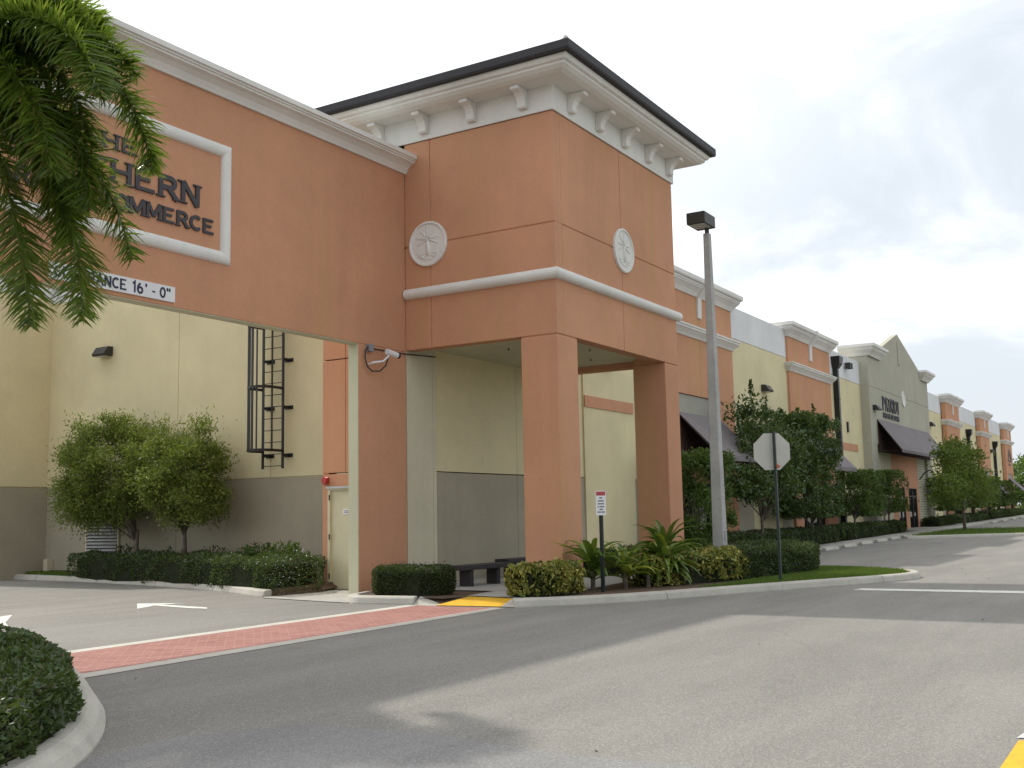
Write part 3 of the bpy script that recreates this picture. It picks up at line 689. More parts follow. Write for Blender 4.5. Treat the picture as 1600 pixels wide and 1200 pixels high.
CPROF = [(0,-.60),(.05,-.60),(.07,-.56),(.13,-.46),(.24,-.34),(.28,-.31),(.28,-.27),(.31,-.26),(.31,-.20),(.38,-.17),(.40,-.13),(.40,0),(0,.03)]
TPROF = [(0,-.36),(.04,-.36),(.09,-.28),(.20,-.16),(.24,-.13),(.24,-.08),(.28,-.05),(.28,0),(0,.03)]
def pavilion(x0, x1, yf, top, trim, near):
    z0 = gz(x0)-.1; mid = (x0+x1)/2
    b = MB()
    panels(b, 'y', yf, x0, x1, 5.62 if near else 4.6, top-.05, [mid], [])
    if near:
        panels(b, 'y', yf, x0, x0+1.15, z0, 5.61, [], [2.58]); panels(b, 'y', yf, x1-1.7, x1, z0, 5.61, [], [2.58])
    else:
        panels(b, 'y', yf, x0, x0+1.0, z0, 4.59); panels(b, 'y', yf, x1-1.0, x1, z0, 4.59)
    b.box(x0+.05, x1-.05, yf+.301, YW+1.2, top-1.2, top-.06)
    p = b.build('pavilion', ORANGE, cb)
    yb = YW+1.1
    MB().sweep([(x0,yb),(x0,yf),(x1,yf),(x1,yb)], [(d,z+top) for d,z in CPROF]).build('cornice', WHITE, p)
    MB().sweep([(x0,YW+.02),(x0,yf),(x1,yf),(x1,YW+.02)], [(d,z+trim) for d,z in TPROF]).build('belt_course', WHITE, p)
    kp = [(0,-1.35),(.06,-1.35),(.08,-.62),(.44,-.16),(.44,.03),(0,.06)]
    MB().prism([(mid-.17, yf-d, top+z) for d,z in kp], (.34,0,0)).build('keystone', WHITE, p)
    # taupe panel behind and above the awning, dark glazed front, awning
    px0, px1 = (x0+1.15, x1-1.7) if near else (x0+1.0, x1-1.0)
    zt = 5.60 if near else 4.58
    MB().box(px0, px1, yf+.05, yf+.30, 4.35 if near else 3.9, zt).build('awning_panel', TAUPE, p)
    MB().box(px0, px1, yf+.16, yf+.30, 2.55, 4.34 if near else 3.89).build('fascia_panel', ORANGE, p)
    g_ = MB().box(px0, px1, yf+.2, yf+.28, gz(x0)+.1, 2.54).build('glazed_front', GLASSD, p)
    m = MB(); 
    for k in range(5):
        xx = px0+(px1-px0)*k/4; m.box(xx-.035, xx+.035, yf+.14, yf+.199, gz(x0)+.1, 2.54)
    m.box(px0+.036, px1-.036, yf+.145, yf+.198, 2.42, 2.535)
    m.build('mullion', BRONZE, p)
    at_, ab, pj = (4.95,3.45,1.45) if near else (4.2,2.75,1.45)
    awning(p, px0-.05, px1+.05, yf, at_, ab, pj)
    return p
def awning(p, x0, x1, yf, zt, zb, pj, lip=.18):
    T = .02
    pts = [(yf-.005,zt),(yf-pj,zb),(yf-pj,zb-lip),(yf-pj+T,zb-lip),(yf-pj+T,zb-.012),(yf-.005,zt-.04)]
    a = MB().prism([(x0,y,z) for y,z in pts], (x1-x0,0,0)).build('awning', AWN, p)
    s = MB()
    for x in (x0+.03, x1-.03):
        s.tube([(x,yf-.02,zt-.08),(x,yf-pj+.05,zb-.06),(x,yf-.02,zb-.06)], .018, 6)
    s.tube([(x0+.03,yf-pj+.05,zb-.06),(x1-.03,yf-pj+.05,zb-.06)], .018, 6)
    s.build('awning_frame', BRONZE, p)
    MB().quad((x0+.03,yf-.06,zb-.1),(x1-.03,yf-.06,zb-.1),(x1-.03,yf-.02,zt-.12),(x0+.03,yf-.02,zt-.12)).build('awning_shade_sheet', AWNU, p, fix=False)  # dark sheet near the wall, shade behind the awning put into its colour
for x0,x1,yf,top in PAV: pavilion(x0,x1,yf,top,8.02,True)
for x0,x1,yf,top in FAR: pavilion(x0,x1,yf,top,7.85,False)

# grey gabled shopfront
GX0, GX1, YG = 59.45, 75.9, 13.80
b = MB(); mid = 67.4
panels(b, 'y', YG, GX0, GX1, 5.05, 8.15, [], [])
panels(b, 'y', YG, GX0, GX1, 8.18, 9.95, [], [])
b.box(GX0+.01, GX1-.01, YG+.02, YG+.28, 8.1, 8.2)
b.prism([(62.2,YG,9.951),(73.6,YG,9.951),(73.6,YG,10.35),(mid+.06,YG,12.02),(mid-.06,YG,12.02),(62.2,YG,10.45)], (0,.3,0))
for x0,x1 in ((GX0,62.2),(73.6,GX1)): b.box(x0,x1,YG-.06,YG+.3,9.951,10.0)
panels(b, 'y', YG, GX0, 60.7, -.1, 5.04); panels(b, 'y', YG, 74.25, GX1, -.1, 5.04)
b.box(GX0, GX0+.3, YG+.301, YW+.9, -.1, 10.0); b.box(GX1-.3, GX1, YG+.301, YW+.9, -.1, 10.0)
gf = b.build('gabled_front', GREYF, cb)
MB().box(mid-.25, mid+.25, YG-.05, YG-.001, 10.15, 11.5).build('gable_pilaster', GREYF, gf)
for x0,x1 in ((GX0,62.1),(73.7,GX1)):
    MB().sweep([(x0,YW+1.0),(x0,YG-.06),(x1,YG-.06),(x1,YW+.2)], [(d*1.1,z+10.42) for d,z in CPROF]).build('cornice', WHITE, gf)
    
def _med(x,z): medallion(gf,'y',YG,x,z,.47)
n0 = set(bpy.data.objects.keys()); _med(68.0,8.12)
nw = [bpy.data.objects[k] for k in bpy.data.objects.keys() if k not in n0]
mm_ = [o for o in nw if o.name.startswith('medallion')][0]
for o in nw:
    if o is not mm_: bpy.data.objects.remove(o)
# lower shopfront behind the big awning
MB().box(60.7, 64.2, YG+.12, YG+.30, -.1, 5.04).build('side_wall', TAN, gf)
MB().box(64.21, 65.6, YG+.13, YG+.30, -.1, 5.04).box(65.61,71.6,YG+.13,YG+.30,2.72,5.04).box(67.6,68.6,YG+.131,YG+.30,-.1,2.71).box(71.0,71.6,YG+.13,YG+.30,-.1,2.71).build('shop_wall', ORANGE, gf)
for x0,x1 in ((65.62,67.58),(68.62,70.98)):
    d = MB().box(x0, x1, YG+.2, YG+.28, gz(66)+.1, 2.70).build('glazed_door', GLASSD, gf)
    m = MB()
    for xx in (x0+.04,(x0+x1)/2,x1-.04): m.box(xx-.035,xx+.035,YG+.15,YG+.199,gz(66)+.1,2.70)
    m.box(x0+.08,x1-.08,YG+.152,YG+.198,2.2,2.28); m.build('door_frame', BRONZE, d)
b = MB()
for k in range(30): b.prism([(71.62, YG+.2, .3+.16*k),(71.62,YG+.14,.30+.16*k+.03),(71.62,YG+.14,.3+.16*k+.10),(71.62,YG+.2,.3+.16*k+.155)], (2.6,0,0))
b.box(71.62,74.24,YG+.201,YG+.3,-.1,5.04); b.build('roller_shutter', SHUT, gf)
awning(gf, 60.9, 75.2, YG, 6.45, 4.72, 1.25, .16)
lettering('shop_lettering', 'PATRIOT', 62.35, 7.02, .82, .66, .085, LETTER, gf, YG, .06, serif=False)
lettering('shop_lettering', 'BROCKS DESIGNS', 62.4, 6.62, .30, .315, .045, LETTER, gf, YG, .05, serif=False)
# triangle emblem on the last pavilion
b = MB(); q = [(115.2,5.9),(117.4,5.9),(116.3,7.0)]
for k in range(3):
    (xa,za),(xb,zb) = q[k], q[(k+1)%3]; b.tube([(xa,13.86,za),(xb,13.86,zb)], .06, 6)
b.tube([(115.5,13.86,5.55),(117.1,13.86,5.55)], .07, 6)
pv = [o for o in cb.children if o.name.startswith('pavilion')][-1]
b.build('triangle_emblem', plain('grey_emblem',(0.2,0.18,0.2),.5), pv)

# ------------------------------------------------------------------ rear wing with the ladder wall
rw = thing('rear_wing', (22, 30, 0), 'cream rear wing with grey base behind the gateway', 'building')
XL, YC, XW = 20.5, 29.15, 18.62
b = MB(); panels(b, 'x', XL, 16.56, YC+.3, 2.68, 8.30, [19.95, 23.47], []); panels(b, 'y', YC, XW, XL, 2.70, 8.40, [], []); panels(b, 'x', XW+.002, YC+.301, 60, 2.70, 8.40, [40], [])
b.build('wall', BEIGE, rw)
b = MB(); panels(b, 'x', XL+.006, 16.56, YC+.3, -.1, 2.655, [23.47], []); panels(b, 'y', YC+.006, XW, XL, -.1, 2.675, [], []); panels(b, 'x', XW+.008, YC+.31, 60, -.1, 2.675, [40], []); b.build('wainscot', GREYW, rw)
b = MB(); panels(b, 'x', XL-.006, 16.56, YC+.3, 8.33, 9.50, [23.47], []); panels(b, 'y', YC-.006, XW, XL-.01, 8.43, 9.50, [], []); panels(b, 'x', XW-.004, YC+.298, 60, 8.43, 9.5, [40], []); b.build('parapet_band', BANDW, rw)
b = MB(); b.box(XW+.31, 20.79, YC+.31, 59.9, 8.5, 8.8); b.box(X1-.2,20.9,16.7,YC,8.5,8.8); b.build('roof', plain('roof_gravel', (.35,.35,.34), .9), rw)
# louvre
b = MB(); b.box(XL+.03,XL+.26,16.6,YC+.25,-.05,9.4); b.box(XW+.03,XL-.05,YC+.03,YC+.26,-.05,9.4); b.build('wall_core', BEIGE, rw)
lv = MB()
for k in range(10): 
    z = .72+.095*k; lv.prism([(XL-.005,25.84,z),(XL-.06,25.84,z-.03),(XL-.06,25.84,z-.015),(XL-.005,25.84,z+.03)], (0,1.34,0))
lo = lv.build('louvre', plain('louvre_grey', (.42,.42,.41), .5), rw)
b = MB(); b.box(XL-.05,XL-.001,25.78,25.83,.62,1.72); b.box(XL-.05,XL-.001,27.19,27.24,.62,1.72); b.box(XL-.05,XL-.001,25.83,27.19,1.67,1.72); b.build('louvre_frame', TAN, lo)
MB().box(XL-.003, XL-.001, 25.83, 27.19, .62, 1.67).build('louvre_void', BLACK, lo)
MB().box(XL-.2, XL-.01, 28.75, 28.95, .2, .55).build('utility_box', TAN, rw)

# caged ladder
ld = thing('caged_ladder', (XL-.5, 19.67, 2.9), 'black steel caged ladder fixed high on the cream wing wall', 'ladder')
xl = XL-.22; ya, yb_ = 19.32, 20.01
b = MB()
for y in (ya, yb_): b.box(xl-.02, xl+.02, y-.03, y+.03, 2.88, 8.6)
b.build('side_rail', BLACK, ld)
for k in range(19): MB().tube([(xl,ya+.03,2.95+.305*k),(xl,yb_-.03,2.95+.305*k)], .012, 6).build('rung', BLACK, ld)
for z in (3.22,4.45,5.68,6.9,8.1):
    for y in (ya-.05, yb_-.09):
        MB().box(xl+.021, XL-.001, y-.0, y+.09, z-.035, z+.035).box(XL-.012,XL-.0008,y-.10,y+.19,z-.05,z+.05).build('standoff', BLACK, ld)
cyc = (ya+yb_)/2
def hoop(z):
    pts = [(xl, ya-.0, z)]+[(xl-.40-.34*math.sin(R(a)), cyc-.37*math.cos(R(a)), z) for a in range(0,181,15)]+[(xl,yb_,z)]
    b = MB()
    for p,q in zip(pts[:-1],pts[1:]): b.prism([(p[0],p[1],z-.04),(q[0],q[1],z-.04),(q[0],q[1],z+.04),(p[0],p[1],z+.04)], (.0,.0,.0)) if False else b.tube([p,q],.0,3) if False else None
    n = len(pts); vs = []
    for i,p in enumerate(pts):
        v = Vector((p[0]-(xl-.30), p[1]-cyc, 0)).normalized()*.012
        vs += [(p[0]-v.x,p[1]-v.y,z-.035),(p[0]+v.x,p[1]+v.y,z-.035),(p[0]+v.x,p[1]+v.y,z+.035),(p[0]-v.x,p[1]-v.y,z+.035)]
    fs = [(i*4+k,i*4+(k+1)%4,(i+1)*4+(k+1)%4,(i+1)*4+k) for i in range(n-1) for k in range(4)]+[(0,1,2,3),((n-1)*4+3,(n-1)*4+2,(n-1)*4+1,(n-1)*4)]
    b.add(vs,fs); b.build('hoop', BLACK, ld)
for z in (3.33,4.93,6.55,8.15): hoop(z)
for a in (0,40,70,90,110,140,180):
    x, y = xl-.40-.325*math.sin(R(a)), cyc-.355*math.cos(R(a))
    MB().box(x-.008,x+.008,y-.022,y+.022,3.30,8.6).build('cage_bar', BLACK, ld)

# ------------------------------------------------------------------ wall lamps, downspouts, alarm
def wall_lamp(face, f, c, z, wd, label, lens_open=False):
    t = thing('wall_lamp', (f, c, z) if face == 'x' else (c, f, z), label, 'wall lamp', 'shoebox lamps on the walls')
    pr_ = [(0,-.12),(.30,-.14),(.33,-.08),(.18,.14),(0,.15)]
    b = MB()
    if face == 'x': b.prism([(f-.002-d,c-wd/2,z+q) for d,q in pr_], (0,wd,0))
    else: b.prism([(c-wd/2,f-.002-d,z+q) for d,q in pr_], (wd,0,0))
    bevel(b.build('housing', BRONZE, t), .01, 1)
    b = MB()
    if face == 'x': b.box(f-.27,f-.04,c-wd/2+.04,c+wd/2-.04,z-.15,z-.142)
    else: b.box(c-wd/2+.04,c+wd/2-.04,f-.27,f-.04,z-.152,z-.142)
    b.build('lens', LENS, t); return t
wall_lamp('x', XL, 26.55, 6.58, .55, 'dark wall lamp on the cream wing wall above the feathery trees')
wall_lamp('y', YW, 43.2, 6.57, .62, 'dark wall lamp on the cream wall between the two near peach pavilions')
wall_lamp('y', YG, 60.45, 7.02, .75, 'dark wall lamp on the grey gabled front beside the raised letters')
wall_lamp('y', YW, 78.6, 7.25, .7, 'dark wall lamp on the cream wall just past the grey gabled front')
wall_lamp('y', YW, 106.6, 6.5, .7, 'small dark wall lamp on the cream wall between the two farthest pavilions')
wall_lamp('y', YW-.05, 28.6, 6.05, .42, 'dark wall lamp seen under the tower canopy between the two columns')
t = thing('flood_lamp', (56.5, YW, 9.0), 'small twin floodlight high on the pale parapet beside a black downspout', 'flood lamp')
MB().box(56.35,56.75,YW-.06,YW-.006,8.86,9.12).build('back_plate', SIGNW, t); bevel(MB().box(56.28,56.46,YW-.34,YW-.062,8.8,9.1).build('lamp_head', BRONZE, t),.01,1); bevel(MB().box(56.64,56.82,YW-.34,YW-.062,8.8,9.1).build('lamp_head', BRONZE, t),.01,1)
t = thing('wall_slot', (56.3,YW,5.8), 'slim black vertical fitting on the cream wall above the peach strip', 'fitting')
bevel(MB().box(56.2,56.42,YW-.08,YW-.001,5.48,6.02).build('cover', BLACK, t),.01,1)
def downspout(x, ztop, label):
    t = thing('downspout', (x, YW, gz(x)), label, 'downspout', 'black downspouts on the long front')
    MB().box(x-.13,x+.13,YW-.26,YW-.005,gz(x)+.05,ztop-.5).build('pipe', BLACK, t)
    MB().add([(x-.36,YW-.45,ztop),(x+.36,YW-.45,ztop),(x+.36,YW-.005,ztop),(x-.36,YW-.005,ztop),(x-.30,YW-.42,ztop-.35),(x+.30,YW-.42,ztop-.35),(x+.30,YW-.005,ztop-.35),(x-.30,YW-.005,ztop-.35),
              (x-.15,YW-.28,ztop-.6),(x+.15,YW-.28,ztop-.6),(x+.15,YW-.005,ztop-.6),(x-.15,YW-.005,ztop-.6)],
             [(0,1,2,3),(0,4,5,1),(1,5,6,2),(2,6,7,3),(3,7,4,0),(4,8,9,5),(5,9,10,6),(6,10,11,7),(7,11,8,4),(11,10,9,8)]).build('collector', BLACK, t)
    for z in (2.2,4.6,7.0): MB().box(x-.16,x+.16,YW-.28,YW-.004,z,z+.06).build('strap', BLACK, t)
downspout(54.15, 9.15, 'black downspout with box collector beside the second peach pavilion')
downspout(93.8, 7.75, 'black downspout seen behind the young island tree')
downspout(108.3, 7.45, 'black downspout between the two farthest peach pavilions')
t = thing('fire_alarm', (X0, 16.46, 2.42), 'small red fire alarm sounder above the cream side door', 'fire alarm')
bevel(MB().box(X0-.06,X0-.001,16.36,16.52,2.36,2.52).build('back_box', REDP, t),.01,1)
MB().tube([(X0-.06,16.40,2.45),(X0-.15,16.40,2.45)],[.05,.075],12).build('horn', REDP, t)
MB().box(X0-.075,X0-.061,16.46,16.51,2.39,2.49).build('strobe_lens', SIGNW, t)
# gooseneck lamp at the shop
t = thing('gooseneck_lamp', (72.6,YG,3.3), 'black gooseneck barn lamp beside the glazed shop doors', 'wall lamp')
MB().tube([(72.0,YG+.12,3.3),(72.0,YG-.25,3.75),(72.3,YG-.5,3.9),(72.9,YG-.6,3.7),(73.0,YG-.6,3.35)], .04, 6).build('arm', BLACK, t)
MB().tube([(73.0,YG-.6,3.4),(73.0,YG-.6,3.2),(73.0,YG-.6,2.95)],[.08,.12,.34],12).build('lamp_shade', BLACK, t)

# ------------------------------------------------------------------ street things
lpX, lpY = 23.25, 8.85
t = thing('light_pole', (lpX,lpY,.12), 'tall square concrete light pole with dark shoebox lamp head', 'light pole')
a, h_ = .17, .085
bevel(MB().add([(lpX+sx*q,lpY+sy*q,z) for q,z in ((.135,.1),(.072,8.0)) for sx,sy in ((-1,-1),(1,-1),(1,1),(-1,1))],[(0,1,5,4),(1,2,6,5),(2,3,7,6),(3,0,4,7),(4,5,6,7),(3,2,1,0)]).build('pole', POLEC, t),.012,1)
MB().tube([(lpX,lpY,8.001),(lpX,lpY,8.16)], .05, 10).build('tenon', BRONZE, t)
hd = bevel(MB().box(lpX-.50,lpX+.17,lpY-.15,lpY+.30,8.14,8.42).build('lamp_head', BRONZE, t),.015,1)
MB().box(lpX-.46,lpX-.02,lpY-.11,lpY+.26,8.130,8.1405).build('lens', LENS, hd)
MB().box(lpX-.05,lpX+.05,lpY-.150,lpY-.128,.95,1.15).build('hand_hole_cover', POLEC, t)

sx_, sy_ = 21.95, 7.1
t = thing('stop_sign', (sx_,sy_,.13), 'back of an octagonal sign on a dark green post at the lawn edge', 'traffic sign')
MB().box(sx_-.028,sx_+.028,sy_-.045,sy_+.005,.1,3.22).build('post', GREENP, t)
# plate faces away from the camera, toward the drivers on the far side
vx = Vector((.82,.57,0)).normalized(); vy = Vector((.57,-.82,0)).normalized(); ctr = Vector((sx_,sy_+.02,2.80))+vx*.06
oc = [ctr+(vy*math.cos(R(22.5+45*k))+Vector((0,0,1))*math.sin(R(22.5+45*k)))*.415 for k in range(8)]
pl = MB().prism([tuple(p) for p in oc], tuple(vx*.006)).build('sign_plate', SIGNB, t)
MB().prism([tuple(p+vx*.0062) for p in oc], tuple(vx*.003)).build('red_face', SIGNR, pl)
q = [ctr-vx*.002+vy*u+Vector((0,0,v)) for u,v in ((.04,-.345),(.14,-.345),(.17,-.30),(.10,-.26),(.05,-.30))]
MB().prism([tuple(p) for p in q], tuple(-vx*.001)).build('orange_sticker', plain('orange_sticker',(.5,.13,.05),.6), pl)

gx_, gy_ = 18.33, 9.32
t = thing('notice_sign', (gx_,gy_,.13), 'small white notice with red header on a thin black post beside the column', 'notice sign')
MB().box(gx_-.03,gx_+.03,gy_-.03,gy_+.03,.1,1.62).build('post', plain('black_green_post',(.012,.018,.015),.5), t)
nv = Vector((-.85,-.52,0)); uv = Vector((.52,-.85,0)); cc = Vector((gx_,gy_,1.62+.16))+nv*.04
def onb(u0,u1,v0,v1,d0,d1): 
    p = [cc+uv*u+Vector((0,0,v))+nv*d0 for u,v in ((u0,v0),(u1,v0),(u1,v1),(u0,v1))]; return MB().prism([tuple(x) for x in p], tuple(nv*(d1-d0)))
pl = onb(-.095,.095,-.225,.235,-.004,.004).build('sign_plate', SIGNW, t)
onb(-.085,.085,.145,.222,.0042,.006).build('red_header', SIGNR, pl)
b = MB()
for u0,u1,v in ((-.03,.03,.10),(-.055,.055,.045),(-.06,.06,-.01),(-.06,-.03,-.065),(-.02,.06,-.065),(-.03,.035,-.115),(-.07,.0,-.165),(.01,.07,-.165)):
    s2 = onb(u0,u1,v-.012,v+.012,.0042,.0055); b.add(s2.v, s2.f)
b.build('text_lines', INK, pl)

def bench(cx, cy, ang, label):
    t = thing('bench', (cx,cy,.13), label, 'bench', 'benches under the tower')
    ca, sa = math.cos(ang), math.sin(ang)
    def bx(u0,u1,v0,v1,z0,z1,nm):
        pts = [(cx+u*ca-v*sa, cy+u*sa+v*ca, z0) for u,v in ((u0,v0),(u1,v0),(u1,v1),(u0,v1))]
        bevel(MB().prism(pts,(0,0,z1-z0)).build(nm, BENCHM, t), .012, 2)
    bx(-.80,.80,-.20,.20,.47,.57,'seat')
    for u in (-.46,.46): bx(u-.06,u+.06,-.15,.15,.13,.4695,'leg')
bench(19.40, 12.78, R(-5), 'dark bench on the walk nearest the wall strip, left end clear of the column')
bench(22.35, 13.55, R(-3), 'dark bench mostly hidden behind the thick front column')

def wheel_stop(x0, x1, y):
    t = MB(); m_ = (x0+x1)/2; z = gz(m_)
    t.prism([(x0,y-.10,z),(x0,y-.07,z+.10),(x0,y-.04,z+.12),(x0,y+.04,z+.12),(x0,y+.07,z+.10),(x0,y+.10,z)], (x1-x0,0,0))
    return bevel(t.build('wheel_stop', KERB), .015, 1)
wx = [38.2+2.75*k for k in range(9)]
wl = ['nearest concrete wheel stop, beside the dark hedge end', 'second nearest concrete wheel stop along the front walk', 'third concrete wheel stop along the front walk', 'fourth concrete wheel stop along the front walk', 'fifth concrete wheel stop along the front walk', 'sixth concrete wheel stop along the front walk', 'seventh concrete wheel stop beside the far island tip', 'eighth concrete wheel stop behind the far island', 'ninth concrete wheel stop behind the far island, by the young tree trunk']
for x, l in zip(wx, wl): tag(wheel_stop(x, x+1.83, 11.5), l, 'wheel stop', 'concrete wheel stops along the front walk')
for k in range(4): tag(wheel_stop(84+5.5*k, 85.8+5.5*k, 11.5), ['wheel stop farther along, past the young tree', 'wheel stop far along the front, by the clipped trees', 'far wheel stop before the last pavilion', 'farthest wheel stop at the end of the front'][k], 'wheel stop', 'concrete wheel stops along the front walk')

# ------------------------------------------------------------------ hedges and shrubs
def hedge(name, poly, z0, z1, n, L, W, leaf, label, seed, cat='hedge', group=None, rnd=.12, wob=.065, shrink=.10):
    rng = np.random.default_rng(seed); P = np.array(poly, float); c = P.mean(0)
    lo, hi = P.min(0), P.max(0); zb = gz(c[0])
    t = thing(name, (c[0],c[1],zb+z0), label, cat, group)
    seg = np.roll(P,-1,0)-P; ln = np.linalg.norm(seg,axis=1); per = ln.sum(); H = z1-z0
    area = 0.5*abs(np.sum(P[:,0]*np.roll(P[:,1],-1)-np.roll(P[:,0],-1)*P[:,1]))
    nt_ = int(n*area/(area+per*H)); ns = n-nt_
    q = np.zeros((0,2))
    while len(q) < nt_:
        a = rng.uniform(lo,hi,(nt_*2,2)); q = np.vstack([q,a[inpoly(P,a)]])
    q = q[:nt_]
    dist = np.full(nt_, 9.)
    for i in range(len(P)):
        ap = q-P[i]; tt = np.clip((ap@seg[i])/(ln[i]**2),0,1); dist = np.minimum(dist, np.linalg.norm(ap-tt[:,None]*seg[i],axis=1))
    ph = rng.uniform(0,6,4)
    def wave(x,y): return wob*(np.sin(x*3.1+ph[0])*np.cos(y*2.7+ph[1])+.7*np.sin(x*7.3+ph[2])*np.sin(y*6.1+ph[3]))
    zt = z1-rnd*np.exp(-dist/.12)+wave(q[:,0],q[:,1])-np.abs(rng.normal(0,.035,nt_))+ (rng.random(nt_)<.04)*rng.uniform(0,.08,nt_)
    top = np.column_stack([q,zt+zb]); Dt = rng.normal(0,.6,(nt_,3))+[0,0,.9]
    sp = rng.random(nt_) < .012
    zt = zt + sp*rng.uniform(.04,.16,nt_)
    idx = rng.choice(len(P),ns,p=ln/per); u = rng.random(ns)[:,None]; base = P[idx]+seg[idx]*u
    nr = np.column_stack([seg[idx][:,1],-seg[idx][:,0]])/ln[idx][:,None]
    nr *= np.sign(((base-c)*nr).sum(1))[:,None]
    zz = z0+.02+(H-.02)*rng.random(ns)**.9; f = (zz-z0)/H
    inset = np.clip((f-.8)/.2,0,1)**2*rnd + np.clip((.25-f)/.25,0,1)*.06 + np.abs(rng.normal(0,.03,ns)) - wave(base[:,0]+zz,base[:,1])
    s = base-nr*inset[:,None]; side = np.column_stack([s,zz+zb]); Ds = np.column_stack([nr*.8,np.full(ns,.35)])+rng.normal(0,.6,(ns,3))
    V,F = leaf_arrays(np.vstack([top,side]), np.vstack([Dt,Ds]), L, W, rng)
    np_mesh('foliage', V, F, leaf, t)
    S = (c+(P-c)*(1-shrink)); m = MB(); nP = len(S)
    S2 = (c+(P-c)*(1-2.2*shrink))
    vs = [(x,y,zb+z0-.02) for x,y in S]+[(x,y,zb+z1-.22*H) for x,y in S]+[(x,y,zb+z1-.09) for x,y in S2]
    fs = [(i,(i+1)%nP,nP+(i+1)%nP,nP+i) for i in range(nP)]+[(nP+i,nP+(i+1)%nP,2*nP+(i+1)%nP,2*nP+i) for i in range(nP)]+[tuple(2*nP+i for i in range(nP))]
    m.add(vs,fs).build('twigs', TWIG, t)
    return t
def rect(x0,x1,y0,y1,k=.15): return [(x0+k,y0),(x1-k,y0),(x1,y0+k),(x1,y1-k),(x1-k,y1),(x0+k,y1),(x0,y1-k),(x0,y0+k)]
hedge('hedge', [(2.9,5.62),(3.95,6.0),(4.68,6.5),(5.22,7.0),(5.70,7.68),(6.12,8.42),(6.52,9.2),(6.98,10.2),(7.25,11.2),(6.9,12.2),(5.4,12.4),(3.4,11.0),(2.2,8.6),(2.0,7.0)], .13, .57, 36000, .062, .030, L_HEDGE, 'rounded glossy dark hedge in the near kerbed island under the palm', 11, rnd=.22)
hedge('hedge', rect(16.24,17.3,11.80,13.35,.25), .11, .68, 13000, .040, .022, L_CLIP, 'clipped dark box hedge at the foot of the gateway pier', 12, rnd=.12, wob=.03)
hedge('hedge', [(16.62,10.0),(17.25,9.52),(17.85,9.42),(18.1,9.72),(17.95,10.1),(17.2,10.5),(16.62,10.45)], .14, .72, 2700, .105, .055, L_VAR, 'yellow variegated bush in front of the thick front column', 13, rnd=.2, wob=.10, shrink=.2)
hedge('hedge', [(19.9,8.85),(21.3,8.3),(22.5,7.95),(23.1,8.1),(23.3,8.7),(22.0,9.35),(20.4,9.9),(19.8,9.6)], .13, .74, 4600, .105, .052, L_VAR, 'yellow variegated hedge at the foot of the concrete light pole', 14, rnd=.2, wob=.11, shrink=.18)
hedge('hedge', [(22.4,8.0),(23.8,7.55),(25.2,7.35),(26.3,7.45),(26.6,8.2),(26.3,9.3),(24.6,9.4),(23.4,8.9)], .13, .82, 16000, .055, .028, L_HEDGE, 'dark green hedge on the lawn behind the sign post', 15, rnd=.16)
hedge('hedge', [(16.72,16.12),(17.9,15.92),(18.6,16.38),(19.3,17.8),(19.6,20.0),(20.0,23.0),(20.1,26.4),(19.35,26.6),(19.1,25.0),(18.6,22.3),(17.9,19.6),(17.2,17.6)], .04, .78, 23000, .062, .030, L_HEDGE, 'long dark hedge along the kerb below the ladder wall', 16, rnd=.15)
hedge('hedge', [(33.6,12.75),(47.9,12.72),(48.3,13.2),(47.8,13.9),(36.5,13.9),(33.5,13.9)], .09, .78, 13000, .085, .045, L_HEDGE, 'dark hedge at the foot of the shrubby tree by the near pavilions', 17, rnd=.15, wob=.08)
hedge('hedge', [(48.6,12.72),(61.8,12.74),(62.3,13.2),(61.8,13.9),(49.0,13.9)], .09, .72, 12000, .09, .05, L_HEDGE, 'dark hedge below the clipped square trees before the shop doors', 18, rnd=.15, wob=.08)
hedge('hedge', rect(71.2,77.7,12.75,13.8), .09, .64, 4500, .11, .06, L_CLIP, 'low hedge on the walk past the grey gabled front', 19, wob=.06)
hedge('hedge', rect(78.5,92.2,12.75,13.8), .09, .60, 6500, .12, .065, L_HEDGE, 'far low hedge behind the young island tree', 20, wob=.10)
hedge('hedge', rect(93.4,116,12.75,13.8), .09, .68, 8500, .13, .07, L_HEDGE, 'farthest low hedge below the last clipped trees', 21, wob=.10)
hedge('hedge', [(23.2,11.6),(26.6,10.95),(27.0,11.9),(25.4,12.7),(23.4,12.6)], .13, .68, 4500, .07, .036, L_HEDGE, 'dark low bush on the walk between the two tower columns', 22)

def shrub(x, y, z, r, h, n, L, W, leaf, label, seed, cat='shrub', group=None):
    rng = np.random.default_rng(seed); t = thing('shrub', (x,y,z), label, cat, group)
    v = rng.normal(size=(n,3)); v /= np.linalg.norm(v,axis=1,keepdims=True); v[:,2] = np.abs(v[:,2]); k = rng.uniform(.55,1.0,(n,1))
    C = np.array([x,y,z])+v*k*[r,r,h]; V,F = leaf_arrays(C, v+rng.normal(0,.5,(n,3)), L, W, rng); np_mesh('foliage', V, F, leaf, t)
    m = MB()
    for i in range(7):
        a = rng.uniform(0,6.28); m.tube([(x,y,z-.05),(x+.25*r*math.cos(a),y+.25*r*math.sin(a),z+h*.4),(x+.6*r*math.cos(a),y+.6*r*math.sin(a),z+h*.75)],[.02,.014,.006],5)
    m.build('stems', BARK, t)
    return t
shrub(18.9,17.9,.15,.75,.95,1100,.15,.06,L_FICUS,'taller glossy shrub rising above the hedge beside the side door',31)
shrub(19.3,19.2,.15,.8,.92,1000,.15,.06,L_FICUS,'taller glossy shrub above the hedge below the caged ladder',32)
shrub(19.9,21.4,.15,.6,.85,420,.13,.05,L_HEDGE,'thin dark sprigs above the hedge right of the second feathery trunk',33)
